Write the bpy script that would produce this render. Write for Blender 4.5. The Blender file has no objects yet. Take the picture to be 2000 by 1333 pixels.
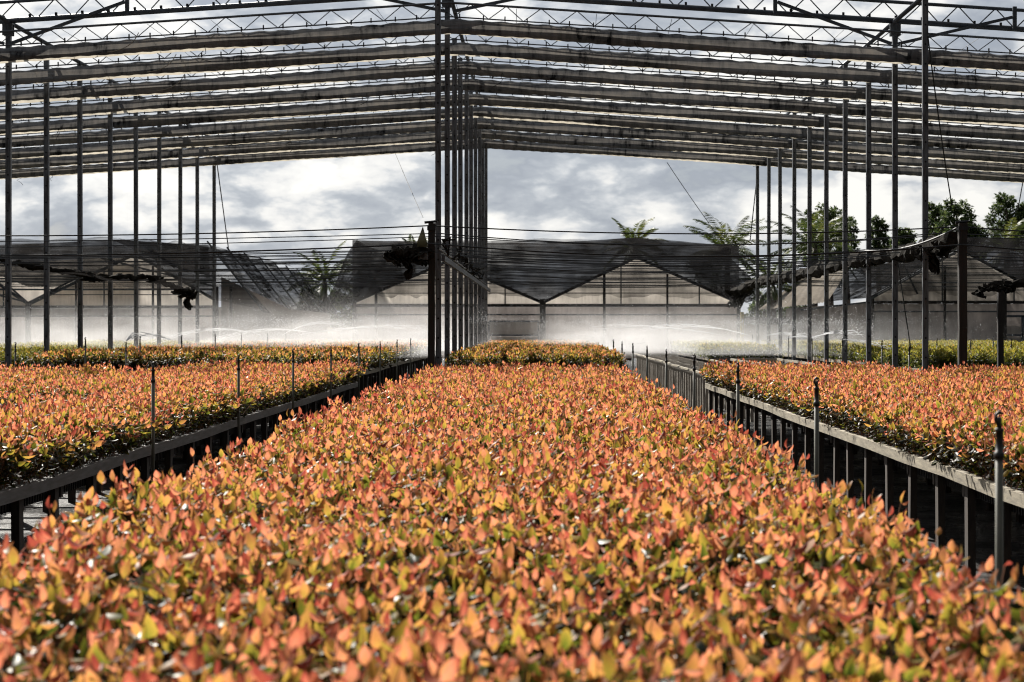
import bpy, math, random
import numpy as np
from mathutils import Vector, Matrix

R = math.radians
random.seed(7)
rng = np.random.default_rng(11)
SC = bpy.context.scene
COL = SC.collection

# ------------------------------------------------------------------ camera
EYE = 1.65
F = 4000.0                 # focal length in pixels of a 2000 px wide frame
VU, VV = 1056.0, 637.0     # vanishing point of the rows
cam_d = bpy.data.cameras.new("camera")
cam = bpy.data.objects.new("camera", cam_d)
COL.objects.link(cam)
cam.location = (0, 0, EYE)
cam.rotation_euler = (R(90), 0, 0)
cam_d.sensor_width = 36
cam_d.lens = 36 * F / 2000
cam_d.shift_x = -(VU - 1000) / 2000
cam_d.shift_y = -(666.5 - VV) / 2000
cam_d.clip_end = 3000
cam_d.dof.use_dof = True
cam_d.dof.focus_distance = 20.0
cam_d.dof.aperture_fstop = 5.6
SC.camera = cam

# ------------------------------------------------------------------ light
SUN_AZ, SUN_EL = R(-24), R(37)       # azimuth from +Y towards +X
SUN = Vector((math.sin(SUN_AZ) * math.cos(SUN_EL), math.cos(SUN_AZ) * math.cos(SUN_EL), math.sin(SUN_EL)))
sd = bpy.data.lights.new("sun", 'SUN')
sd.energy = 5.0
sd.angle = R(0.6)
sd.color = (1.0, 0.95, 0.87)
so = bpy.data.objects.new("sun", sd)
COL.objects.link(so)
so.location = (0, 0, 30)
so.rotation_euler = (-SUN).to_track_quat('-Z', 'Y').to_euler()

SC.view_settings.view_transform = 'Standard'
SC.view_settings.look = 'None'
SC.view_settings.exposure = 0.9
SC.view_settings.gamma = 1.0
SC.render.engine = 'CYCLES'
cy = SC.cycles
cy.use_denoising = True
cy.filter_width = 1.0
cy.max_bounces = 7
cy.diffuse_bounces = 2
cy.glossy_bounces = 2
cy.transmission_bounces = 4
cy.transparent_max_bounces = 24
cy.volume_bounces = 1
cy.volume_step_rate = 1.0
cy.volume_max_steps = 128
cy.sample_clamp_indirect = 6.0


# ------------------------------------------------------------------ node helpers
class NT:
    def __init__(self, tree):
        self.t = tree
        self.n = tree.nodes
        self.l = tree.links

    def add(self, kind, **kw):
        n = self.n.new(kind)
        for k, v in kw.items():
            if k == 'ins':
                for kk, vv in v.items():
                    self.set(n, kk, vv)
            else:
                setattr(n, k, v)
        return n

    def set(self, n, key, v):
        s = n.inputs[key]
        if isinstance(v, bpy.types.NodeSocket):
            self.l.new(v, s)
        else:
            s.default_value = v

    def math(self, op, a, b=0.0, c=None, clamp=False):
        n = self.n.new('ShaderNodeMath')
        n.operation = op
        n.use_clamp = clamp
        self.set(n, 0, a)
        self.set(n, 1, b)
        if c is not None:
            self.set(n, 2, c)
        return n.outputs[0]

    def noise(self, vec, scale, detail=4, rough=0.5, dist=0.0):
        n = self.add('ShaderNodeTexNoise')
        n.inputs['Scale'].default_value = scale
        n.inputs['Detail'].default_value = detail
        n.inputs['Roughness'].default_value = rough
        n.inputs['Distortion'].default_value = dist
        if vec is not None:
            self.l.new(vec, n.inputs['Vector'])
        return n.outputs['Fac']

    def ramp(self, fac, stops, interp='LINEAR'):
        n = self.n.new('ShaderNodeValToRGB')
        n.color_ramp.interpolation = interp
        el = n.color_ramp.elements
        while len(el) < len(stops):
            el.new(0.5)
        for e, (p, c) in zip(el, stops):
            e.position = p
            e.color = (c[0], c[1], c[2], 1) if isinstance(c, (tuple, list)) else (c, c, c, 1)
        self.l.new(fac, n.inputs[0])
        return n.outputs[0]

    def mix(self, fac, a, b, blend='MIX'):
        n = self.n.new('ShaderNodeMix')
        n.data_type = 'RGBA'
        n.blend_type = blend
        n.clamp_factor = True
        for idx, v in ((0, fac), (6, a), (7, b)):
            s = n.inputs[idx]
            if isinstance(v, bpy.types.NodeSocket):
                self.l.new(v, s)
            elif idx == 0:
                s.default_value = v
            else:
                s.default_value = (v[0], v[1], v[2], 1)
        return n.outputs[2]

    def maprange(self, v, a, b, c, d, smooth=True):
        n = self.n.new('ShaderNodeMapRange')
        n.interpolation_type = 'SMOOTHSTEP' if smooth else 'LINEAR'
        self.l.new(v, n.inputs[0])
        for i, x in enumerate((a, b, c, d)):
            n.inputs[i + 1].default_value = x
        return n.outputs[0]

    def mapping(self, vec, scale=(1, 1, 1), loc=(0, 0, 0)):
        n = self.n.new('ShaderNodeMapping')
        n.inputs['Scale'].default_value = scale
        n.inputs['Location'].default_value = loc
        self.l.new(vec, n.inputs['Vector'])
        return n.outputs[0]

    def bump(self, h, strength=0.3, dist=0.01):
        n = self.n.new('ShaderNodeBump')
        n.inputs['Strength'].default_value = strength
        n.inputs['Distance'].default_value = dist
        self.l.new(h, n.inputs['Height'])
        return n.outputs[0]


def material(name):
    m = bpy.data.materials.new(name)
    m.use_nodes = True
    nt = NT(m.node_tree)
    for n in list(nt.n):
        nt.n.remove(n)
    out = nt.n.new('ShaderNodeOutputMaterial')
    return m, nt, out


# ------------------------------------------------------------------ sky
world = bpy.data.worlds.new("World")
SC.world = world
world.use_nodes = True
w = NT(world.node_tree)
for n in list(w.n):
    w.n.remove(n)
wout = w.n.new('ShaderNodeOutputWorld')
bg = w.n.new('ShaderNodeBackground')
w.l.new(bg.outputs[0], wout.inputs[0])
bg.inputs['Strength'].default_value = 0.072
sky = w.add('ShaderNodeTexSky', sky_type='NISHITA', sun_disc=False)
sky.sun_elevation = SUN_EL
sky.sun_rotation = SUN_AZ % (2 * math.pi)
sky.air_density = 1.0
sky.dust_density = 1.0
tc = w.n.new('ShaderNodeTexCoord')
d = tc.outputs['Generated']
dm = w.mapping(d, (1.0, 1.0, 2.3), (0.31, 0.2, 0.07))
big = w.noise(dm, 5.0, 3, 0.5, 0.1)
med = w.noise(dm, 12.0, 12, 0.6, 0.1)
wob = w.add('ShaderNodeTexNoise')
wob.inputs['Scale'].default_value = 30.0
wob.inputs['Detail'].default_value = 6.0
w.l.new(dm, wob.inputs['Vector'])
wv = w.n.new('ShaderNodeVectorMath')
wv.operation = 'MULTIPLY_ADD'
w.l.new(wob.outputs['Color'], wv.inputs[0])
wv.inputs[1].default_value = (0.05, 0.05, 0.05)
w.l.new(dm, wv.inputs[2])
puff = w.add('ShaderNodeTexVoronoi', feature='F1')
puff.inputs['Scale'].default_value = 17.0
puff.inputs['Detail'].default_value = 3.0
puff.inputs['Roughness'].default_value = 0.55
w.l.new(wv.outputs[0], puff.inputs['Vector'])
pf = w.math('SUBTRACT', 1.08, puff.outputs['Distance'])
cl = w.math('ADD', w.math('MULTIPLY', big, 0.46), w.math('ADD', w.math('MULTIPLY', med, 0.54), w.math('MULTIPLY', pf, 0.20)))
cloud_col = w.ramp(cl, [(0.40, (0.40, 0.44, 0.51)), (0.46, (0.51, 0.55, 0.61)), (0.50, (0.69, 0.72, 0.76)),
                        (0.535, (0.92, 0.92, 0.915)), (0.60, (1.13, 1.115, 1.07))])
# sky is brighter towards the veiled sun
dot = w.n.new('ShaderNodeVectorMath')
dot.operation = 'DOT_PRODUCT'
w.l.new(d, dot.inputs[0])
dot.inputs[1].default_value = SUN
nearsun = w.maprange(dot.outputs['Value'], -0.2, 0.95, 0.0, 1.0)
lum = w.math('ADD', w.math('MULTIPLY', nearsun, 6.9), 0.5)
cm = w.n.new('ShaderNodeVectorMath')
cm.operation = 'SCALE'
w.l.new(cloud_col, cm.inputs[0])
w.l.new(lum, cm.inputs['Scale'])
gap = w.maprange(cl, 0.34, 0.42, 0.12, 0.03)
skymix = w.mix(gap, cm.outputs[0], sky.outputs[0])
w.l.new(skymix, bg.inputs['Color'])


# ------------------------------------------------------------------ object helpers
def tag(o, label=None, cat=None, group=None, kind=None):
    if label:
        o['label'] = label
    if cat:
        o['category'] = cat
    if group:
        o['group'] = group
    if kind:
        o['kind'] = kind
    return o


def empty(name, loc, rz=0.0):
    o = bpy.data.objects.new(name, None)
    COL.objects.link(o)
    o.location = loc
    o.rotation_euler = (0, 0, rz)
    o.empty_display_size = 0.2
    return o


class MB:
    """collects shapes and links them as one mesh object"""

    def __init__(self):
        self.v, self.f = [], []

    def quad(self, a, b, c, d_):
        n = len(self.v)
        self.v += [tuple(a), tuple(b), tuple(c), tuple(d_)]
        self.f.append((n, n + 1, n + 2, n + 3))

    def poly(self, pts):
        n = len(self.v)
        self.v += [tuple(p) for p in pts]
        self.f.append(tuple(range(n, n + len(pts))))

    def box(self, lo, hi):
        n = len(self.v)
        (x0, y0, z0), (x1, y1, z1) = lo, hi
        self.v += [(x0, y0, z0), (x1, y0, z0), (x1, y1, z0), (x0, y1, z0), (x0, y0, z1), (x1, y0, z1), (x1, y1, z1), (x0, y1, z1)]
        for q in ((0, 3, 2, 1), (4, 5, 6, 7), (0, 1, 5, 4), (1, 2, 6, 5), (2, 3, 7, 6), (3, 0, 4, 7)):
            self.f.append(tuple(n + i for i in q))

    def bar(self, p0, p1, wx, wy=None, up=(0, 0, 1)):
        """rectangular bar along p0-p1"""
        wy = wx if wy is None else wy
        p0, p1 = Vector(p0), Vector(p1)
        t = (p1 - p0).normalized()
        u = Vector(up)
        if abs(t.dot(u)) > 0.95:
            u = Vector((0, 1, 0))
        s = t.cross(u).normalized()
        u = s.cross(t).normalized()
        n = len(self.v)
        for p in (p0, p1):
            for a, b in ((-1, -1), (1, -1), (1, 1), (-1, 1)):
                self.v.append(tuple(p + s * a * wx / 2 + u * b * wy / 2))
        for q in ((3, 2, 1, 0), (4, 5, 6, 7), (0, 1, 5, 4), (1, 2, 6, 5), (2, 3, 7, 6), (3, 0, 4, 7)):
            self.f.append(tuple(n + i for i in q))

    def tube(self, pts, r, n=6, cap=True):
        pts = [Vector(p) for p in pts]
        m = len(pts)
        rs = r if isinstance(r, (list, tuple)) else [r] * m
        base = len(self.v)
        ref = None
        for i, p in enumerate(pts):
            t = (pts[min(i + 1, m - 1)] - pts[max(i - 1, 0)])
            t = t.normalized() if t.length > 1e-9 else Vector((0, 0, 1))
            if ref is None:
                ref = Vector((0, 0, 1)) if abs(t.z) < 0.9 else Vector((0, 1, 0))
            s = t.cross(ref).normalized()
            u = s.cross(t).normalized()
            ref = u
            for k in range(n):
                a = 2 * math.pi * k / n
                self.v.append(tuple(p + (s * math.cos(a) + u * math.sin(a)) * rs[i]))
        for i in range(m - 1):
            for k in range(n):
                a, b = base + i * n + k, base + i * n + (k + 1) % n
                self.f.append((a, b, b + n, a + n))
        if cap:
            self.f.append(tuple(base + k for k in range(n))[::-1])
            self.f.append(tuple(base + (m - 1) * n + k for k in range(n)))

    def grid(self, fn, nu, nv):
        base = len(self.v)
        for i in range(nu + 1):
            for j in range(nv + 1):
                self.v.append(tuple(fn(i / nu, j / nv)))
        for i in range(nu):
            for j in range(nv):
                a = base + i * (nv + 1) + j
                self.f.append((a, a + nv + 1, a + nv + 2, a + 1))

    def mesh(self, name, mat, smooth=False):
        me = bpy.data.meshes.new(name)
        me.from_pydata(self.v, [], self.f)
        me.materials.append(mat)
        if smooth:
            me.polygons.foreach_set('use_smooth', [True] * len(me.polygons))
        me.update()
        return me

    def build(self, name, mat, parent=None, loc=(0, 0, 0), smooth=False):
        return link(name, self.mesh(name, mat, smooth), parent, loc)


def link(name, me, parent=None, loc=(0, 0, 0), rot=(0, 0, 0)):
    o = bpy.data.objects.new(name, me)
    COL.objects.link(o)
    o.location = loc
    o.rotation_euler = rot
    if parent is not None:
        o.parent = parent
    return o


def copy_tree(o, parent=None):
    c = o.copy()
    COL.objects.link(c)
    c.parent = parent
    for ch in list(o.children):
        copy_tree(ch, c)
    return c


def P(u, v, Y):
    """photograph pixel at distance Y -> point"""
    return Vector(((u - VU) * Y / F, Y, EYE - (v - VV) * Y / F))


ORD = ['nearest', 'second', 'third', 'fourth', 'fifth', 'sixth', 'seventh', 'eighth', 'ninth', 'tenth', 'eleventh', 'twelfth']


# ------------------------------------------------------------------ materials
def mat_simple(name, col, rough=0.6, metal=0.0, var=0.35, scale=6.0, stretch=(1, 1, 1), bump=0.2, spec=0.5, col2=None):
    m, nt, out = material(name)
    t = nt.n.new('ShaderNodeTexCoord')
    v = nt.mapping(t.outputs['Object'], stretch)
    nz = nt.noise(v, scale, 8, 0.62)
    nz2 = nt.noise(v, scale * 5.3, 5, 0.6)
    f = nt.math('ADD', nt.math('MULTIPLY', nz, 0.65), nt.math('MULTIPLY', nz2, 0.35))
    lo = col2 if col2 else tuple(c * (1 - var) for c in col)
    hi = tuple(min(1, c * (1 + var)) for c in col)
    c = nt.ramp(f, [(0.36, lo), (0.64, hi)])
    b = nt.n.new('ShaderNodeBsdfPrincipled')
    nt.l.new(c, b.inputs['Base Color'])
    b.inputs['Metallic'].default_value = metal
    b.inputs['Specular IOR Level'].default_value = spec
    nt.set(b, 'Roughness', nt.math('MULTIPLY_ADD', nz2, 0.3, rough - 0.15, clamp=True))
    if bump:
        nt.l.new(nt.bump(f, bump, 0.01), b.inputs['Normal'])
    nt.l.new(b.outputs[0], out.inputs[0])
    return m


M_STEEL = mat_simple('galvanised_steel', (0.13, 0.145, 0.16), 0.5, 0.35, 0.45, 3.0, (4, 4, 1.0), 0.15, col2=(0.055, 0.055, 0.055))
M_PIPE = mat_simple('painted_pipe', (0.09, 0.105, 0.125), 0.5, 0.2, 0.4, 5.0, bump=0.1)
M_WIRE = mat_simple('dark_wire', (0.025, 0.027, 0.03), 0.55, 0.3, 0.3, 5.0, bump=0)
M_WOOD_DARK = mat_simple('dark_wet_wood', (0.026, 0.022, 0.02), 0.75, 0, 0.5, 4.0, (6, 6, 0.7), 0.3)
M_WOOD_GREY = mat_simple('weathered_wood', (0.32, 0.28, 0.205), 0.75, 0, 0.35, 5.0, (7, 0.8, 7), 0.3, col2=(0.17, 0.15, 0.12))
M_WOOD_MID = mat_simple('grey_brown_wood', (0.12, 0.115, 0.112), 0.5, 0, 0.45, 5.0, (7, 0.8, 7), 0.3, col2=(0.06, 0.052, 0.046))
M_LEG = mat_simple('bench_leg_wood', (0.062, 0.048, 0.038), 0.8, 0, 0.45, 6.0, (7, 7, 1), 0.3, col2=(0.03, 0.025, 0.022))
M_PLASTIC = mat_simple('black_tube_plastic', (0.022, 0.022, 0.024), 0.6, 0, 0.3, 8, bump=0)
M_RISER = mat_simple('riser_pipe_plastic', (0.10, 0.095, 0.08), 0.6, 0, 0.4, 7, (3, 3, 1), 0.1, col2=(0.08, 0.085, 0.06))
M_NOZZLE = mat_simple('nozzle_plastic', (0.02, 0.019, 0.018), 0.5, 0, 0.3, 9, bump=0)

M_LEG_PALE = mat_simple('pale_leg_wood', (0.34, 0.31, 0.27), 0.8, 0, 0.45, 6.0, (7, 7, 1), 0.3, col2=(0.15, 0.13, 0.11))


def mat_ground():
    m, nt, out = material('wet_gravel')
    t = nt.n.new('ShaderNodeTexCoord')
    v = t.outputs['Object']
    vo = nt.add('ShaderNodeTexVoronoi', feature='F1')
    vo.inputs['Scale'].default_value = 16.0
    nt.l.new(v, vo.inputs['Vector'])
    big = nt.noise(v, 0.9, 6, 0.6)
    fine = nt.noise(v, 26, 5, 0.65)
    sp = nt.mix(0.5, vo.outputs['Color'], nt.ramp(fine, [(0.3, 0.05), (0.7, 0.9)]))
    g = nt.n.new('ShaderNodeRGBToBW')
    nt.l.new(sp, g.inputs[0])
    c = nt.ramp(g.outputs[0], [(0.25, (0.012, 0.011, 0.01)), (0.55, (0.05, 0.046, 0.042)), (0.85, (0.22, 0.21, 0.2))])
    b = nt.n.new('ShaderNodeBsdfPrincipled')
    nt.l.new(c, b.inputs['Base Color'])
    nt.set(b, 'Roughness', nt.maprange(big, 0.4, 0.62, 0.24, 0.6))
    b.inputs['Specular IOR Level'].default_value = 0.35
    nt.l.new(nt.bump(g.outputs[0], 1.0, 0.16), b.inputs['Normal'])
    nt.l.new(b.outputs[0], out.inputs[0])
    return m


def mat_leaf(name, stops, trans=0.55, hue_noise=0.16, spec=0.6):
    m, nt, out = material(name)
    a = nt.add('ShaderNodeAttribute', attribute_name='tint')
    oi = nt.n.new('ShaderNodeObjectInfo')
    gm = nt.n.new('ShaderNodeNewGeometry')
    isl = gm.outputs['Random Per Island']
    patch = nt.noise(nt.mapping(gm.outputs['Position'], (1, 1, 0)), 1.7, 3, 0.6)
    f = nt.math('ADD', a.outputs['Fac'], nt.math('MULTIPLY', nt.math('SUBTRACT', oi.outputs['Random'], 0.55), hue_noise))
    f = nt.math('ADD', f, nt.math('MULTIPLY', nt.math('SUBTRACT', patch, 0.5), 0.45))
    f = nt.math('ADD', f, nt.math('MULTIPLY', nt.math('SUBTRACT', isl, 0.5), 0.30), clamp=True)
    c = nt.ramp(f, stops)
    # veins and blotches of the blade itself
    to = nt.n.new('ShaderNodeTexCoord')
    bl = nt.noise(to.outputs['Object'], 55, 3, 0.6)
    c2 = nt.mix(nt.math('MULTIPLY', nt.maprange(bl, 0.45, 0.7, 0, 1), 0.3 if hue_noise else 0.0), c, (0.30, 0.12, 0.03))
    hsv = nt.n.new('ShaderNodeHueSaturation')
    nt.set(hsv, 'Color', c2)
    hsv.inputs['Saturation'].default_value = 1.0
    hsv.inputs['Value'].default_value = 1.45
    p = nt.n.new('ShaderNodeBsdfPrincipled')
    nt.l.new(c2, p.inputs['Base Color'])
    nt.set(p, 'Roughness', nt.math('MULTIPLY_ADD', isl, 0.25, 0.38))
    p.inputs['Specular IOR Level'].default_value = spec
    tr = nt.n.new('ShaderNodeBsdfTranslucent')
    nt.l.new(hsv.outputs[0], tr.inputs['Color'])
    mx = nt.n.new('ShaderNodeMixShader')
    mx.inputs[0].default_value = trans
    nt.l.new(p.outputs[0], mx.inputs[1])
    nt.l.new(tr.outputs[0], mx.inputs[2])
    nt.l.new(mx.outputs[0], out.inputs[0])
    return m


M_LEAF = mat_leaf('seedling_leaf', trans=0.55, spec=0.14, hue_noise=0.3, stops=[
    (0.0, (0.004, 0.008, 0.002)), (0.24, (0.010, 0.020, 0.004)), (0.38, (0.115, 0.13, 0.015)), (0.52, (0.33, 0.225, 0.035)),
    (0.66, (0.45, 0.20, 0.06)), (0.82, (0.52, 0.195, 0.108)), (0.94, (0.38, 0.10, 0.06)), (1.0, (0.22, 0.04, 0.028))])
M_LEAF_GREEN = mat_leaf('green_seedling_leaf', [(0.0, (0.015, 0.03, 0.008)), (0.3, (0.06, 0.085, 0.012)), (0.6, (0.22, 0.21, 0.03)),
                                                (0.85, (0.36, 0.25, 0.04)), (1.0, (0.42, 0.2, 0.04))], spec=0.25)
M_STEM = mat_simple('seedling_stem', (0.20, 0.09, 0.045), 0.6, 0, 0.3, 20, bump=0)
M_TREE = mat_leaf('tree_leaf', [(0.0, (0.022, 0.038, 0.014)), (0.5, (0.05, 0.075, 0.025)), (1.0, (0.11, 0.135, 0.045))], 0.4, 0.0, 0.15)
M_PALM = mat_leaf('palm_leaf', [(0.0, (0.02, 0.032, 0.009)), (0.5, (0.05, 0.07, 0.016)), (1.0, (0.13, 0.13, 0.035))], 0.35, 0.0, 0.15)
M_BARK = mat_simple('tree_bark', (0.12, 0.095, 0.075), 0.85, 0, 0.4, 5, (3, 3, 1), 0.4)


def mat_cloth():
    m, nt, out = material('old_shade_cloth')
    t = nt.n.new('ShaderNodeNewGeometry')
    o = nt.mapping(t.outputs['Position'], (1, 1.37, 1))
    st = nt.noise(nt.mapping(o, (2.6, 1, 0.55)), 3.0, 8, 0.68, 0.4)
    blot = nt.noise(nt.mapping(o, (0.55, 1, 2.0)), 1.6, 5, 0.6)
    fold = nt.noise(nt.mapping(o, (0.5, 1, 7.0)), 2.2, 4, 0.5, 0.8)
    f = nt.math('ADD', nt.math('MULTIPLY', st, 0.55), nt.math('MULTIPLY', blot, 0.5))
    c = nt.ramp(f, [(0.40, (0.028, 0.03, 0.034)), (0.46, (0.15, 0.158, 0.172)), (0.56, (0.25, 0.257, 0.27)), (0.72, (0.34, 0.335, 0.32))])
    dif = nt.n.new('ShaderNodeBsdfDiffuse')
    nt.l.new(c, dif.inputs[0])
    nt.l.new(nt.bump(fold, 0.6, 0.06), dif.inputs['Normal'])
    tr = nt.n.new('ShaderNodeBsdfTranslucent')
    nt.l.new(nt.mix(0.5, c, (0.55, 0.40, 0.22), 'MULTIPLY'), tr.inputs[0])
    mx = nt.n.new('ShaderNodeMixShader')
    mx.inputs[0].default_value = 0.30
    nt.l.new(dif.outputs[0], mx.inputs[1])
    nt.l.new(tr.outputs[0], mx.inputs[2])
    nt.l.new(mx.outputs[0], out.inputs[0])
    return m


def mat_net(name, col, open_, weave=90.0):
    """woven shade net: threads with open holes between them"""
    m, nt, out = material(name)
    t = nt.n.new('ShaderNodeTexCoord')
    o = t.outputs['Object']
    patch = nt.noise(nt.mapping(o, (1, 1, 1)), 0.9, 6, 0.6)
    stripe = nt.noise(nt.mapping(o, (0.25, 0.25, 7)), 2.0, 4, 0.6)
    d_ = nt.n.new('ShaderNodeBsdfDiffuse')
    nt.l.new(nt.ramp(patch, [(0.35, tuple(c * 0.6 for c in col)), (0.7, tuple(c * 1.5 for c in col))]), d_.inputs[0])
    tl = nt.n.new('ShaderNodeBsdfTranslucent')
    tl.inputs[0].default_value = (*[c * 1.6 for c in col], 1)
    dm_ = nt.n.new('ShaderNodeMixShader')
    dm_.inputs[0].default_value = 0.3
    nt.l.new(d_.outputs[0], dm_.inputs[1])
    nt.l.new(tl.outputs[0], dm_.inputs[2])
    tp = nt.n.new('ShaderNodeBsdfTransparent')
    mx = nt.n.new('ShaderNodeMixShader')
    fac = nt.math('MULTIPLY_ADD', nt.math('ADD', nt.math('SUBTRACT', patch, 0.5), nt.math('SUBTRACT', stripe, 0.5)), 0.8, open_, clamp=True)
    nt.l.new(fac, mx.inputs[0])
    nt.l.new(dm_.outputs[0], mx.inputs[1])
    nt.l.new(tp.outputs[0], mx.inputs[2])
    nt.l.new(mx.outputs[0], out.inputs[0])
    return m


def mat_film(name, col, trans=0.6, clear=0.0):
    m, nt, out = material(name)
    t = nt.n.new('ShaderNodeTexCoord')
    o = t.outputs['Object']
    n1 = nt.noise(nt.mapping(o, (1, 1, 2)), 0.7, 6, 0.6)
    n2 = nt.noise(nt.mapping(o, (4, 4, 0.6)), 2.0, 5, 0.65)
    f = nt.math('ADD', nt.math('MULTIPLY', n1, 0.6), nt.math('MULTIPLY', n2, 0.4))
    c = nt.ramp(f, [(0.35, tuple(x * 0.62 for x in col)), (0.6, col)])
    d_ = nt.n.new('ShaderNodeBsdfDiffuse')
    nt.l.new(c, d_.inputs[0])
    tr = nt.n.new('ShaderNodeBsdfTranslucent')
    nt.l.new(c, tr.inputs[0])
    mx = nt.n.new('ShaderNodeMixShader')
    mx.inputs[0].default_value = trans
    nt.l.new(d_.outputs[0], mx.inputs[1])
    nt.l.new(tr.outputs[0], mx.inputs[2])
    if clear:
        tp = nt.n.new('ShaderNodeBsdfTransparent')
        m2 = nt.n.new('ShaderNodeMixShader')
        m2.inputs[0].default_value = clear
        nt.l.new(mx.outputs[0], m2.inputs[1])
        nt.l.new(tp.outputs[0], m2.inputs[2])
        mx = m2
    nt.l.new(mx.outputs[0], out.inputs[0])
    return m


M_CLOTH = mat_cloth()
M_LIT_RIM = mat_film('lit_cloth_rim', (0.46, 0.42, 0.345), 0.75)  # pale colour stands in for the sunlit underside of the fold
M_NET = mat_net('dark_shade_net', (0.017, 0.0162, 0.017), 0.14)
M_NET_THIN = mat_net('thin_shade_net', (0.035, 0.033, 0.032), 0.56)
M_NET_ROOF = mat_net('open_roof_net', (0.02, 0.02, 0.021), 0.5)
M_NET_PALE = mat_net('pale_pleated_net', (0.24, 0.215, 0.185), 0.10)
M_RAG = mat_simple('rotten_black_net', (0.03, 0.027, 0.023), 1.0, 0, 0.6, 9, bump=0.5, spec=0.05, col2=(0.005, 0.005, 0.005))
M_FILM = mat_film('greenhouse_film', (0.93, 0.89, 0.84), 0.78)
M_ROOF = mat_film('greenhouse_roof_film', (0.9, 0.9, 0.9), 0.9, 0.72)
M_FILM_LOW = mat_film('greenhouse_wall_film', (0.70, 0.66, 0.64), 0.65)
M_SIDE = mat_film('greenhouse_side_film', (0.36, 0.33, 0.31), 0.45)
M_PANEL = mat_film('pale_panel', (0.85, 0.82, 0.78), 0.6)


def mat_water():
    m, nt, out = material('water_drops')
    tr = nt.n.new('ShaderNodeBsdfTranslucent')
    tr.inputs[0].default_value = (0.95, 0.96, 0.98, 1)
    gl = nt.n.new('ShaderNodeBsdfDiffuse')
    gl.inputs[0].default_value = (0.9, 0.9, 0.9, 1)
    mx = nt.n.new('ShaderNodeMixShader')
    mx.inputs[0].default_value = 0.7
    nt.l.new(gl.outputs[0], mx.inputs[1])
    nt.l.new(tr.outputs[0], mx.inputs[2])
    nt.l.new(mx.outputs[0], out.inputs[0])
    return m


M_WATER = mat_water()

# ------------------------------------------------------------------ ground
g = MB()
g.quad((-700, -100, 0), (700, -100, 0), (700, 1300, 0), (-700, 1300, 0))
tag(g.build('ground', mat_ground()), kind='structure')

# ------------------------------------------------------------------ tall poles of the shade house
DP = 2.9
YK = [DP * (11.65 + k) for k in range(10)]
RIDGE_X = -1.63
ROWS = {'left': -9.53, 'middle': -1.63, 'right': 6.33}


def roof(x, z0=5.44):
    return EYE + z0 - 0.065 * abs(x - RIDGE_X)


def mat_pole():
    m, nt, out = material('punched_steel_channel')
    t = nt.n.new('ShaderNodeTexCoord')
    o = t.outputs['Object']
    sx = nt.n.new('ShaderNodeSeparateXYZ')
    nt.l.new(o, sx.inputs[0])
    zz = nt.math('SUBTRACT', nt.math('FRACT', nt.math('MULTIPLY', sx.outputs['Z'], 3.1)), 0.5)
    dz = nt.math('DIVIDE', zz, 3.1)
    dd = nt.math('SQRT', nt.math('ADD', nt.math('MULTIPLY', dz, dz), nt.math('MULTIPLY', sx.outputs['X'], sx.outputs['X'])))
    hole = nt.math('LESS_THAN', dd, 0.016)
    gp = nt.n.new('ShaderNodeNewGeometry')
    nz = nt.noise(nt.mapping(gp.outputs['Position'], (5, 5, 0.8)), 4.0, 8, 0.65)
    c = nt.ramp(nz, [(0.35, (0.06, 0.058, 0.057)), (0.5, (0.135, 0.145, 0.16)), (0.68, (0.23, 0.245, 0.27))])
    c = nt.mix(hole, c, (0.008, 0.008, 0.009))
    b = nt.n.new('ShaderNodeBsdfPrincipled')
    nt.l.new(c, b.inputs['Base Color'])
    b.inputs['Metallic'].default_value = 0.3
    b.inputs['Roughness'].default_value = 0.5
    nt.l.new(nt.bump(nz, 0.2, 0.01), b.inputs['Normal'])
    nt.l.new(b.outputs[0], out.inputs[0])
    return m


M_POLE = mat_pole()


def pole_mesh(h):
    mb = MB()
    a, t, lip = 0.046, 0.012, 0.026     # C-channel open to the back
    mb.box((-a, -a, 0), (a, -a + t, h))
    mb.box((-a, -a + t + 0.0015, 0), (-a + t, a, h))
    mb.box((a - t, -a + t + 0.0015, 0), (a, a, h))
    mb.box((-a + t + 0.0015, a - t, 0), (-a + lip, a - 0.001, h))
    mb.box((a - lip, a - t, 0), (a - t - 0.0015, a - 0.001, h))
    return mb.mesh('shaft', M_POLE)


def bracket_mesh():
    mb = MB()
    mb.box((-0.09, -0.075, -0.16), (0.09, -0.058, 0.06))
    mb.box((-0.09, 0.058, -0.16), (0.09, 0.075, 0.06))
    mb.box((-0.09, -0.058, 0.045), (0.09, 0.058, 0.06))
    mb.tube([(-0.05, -0.09, -0.1), (-0.05, -0.07, -0.1)], 0.014)
    mb.tube([(0.05, -0.09, 0.0), (0.05, -0.07, 0.0)], 0.014)
    return mb.mesh('top_bracket', M_STEEL)


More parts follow.
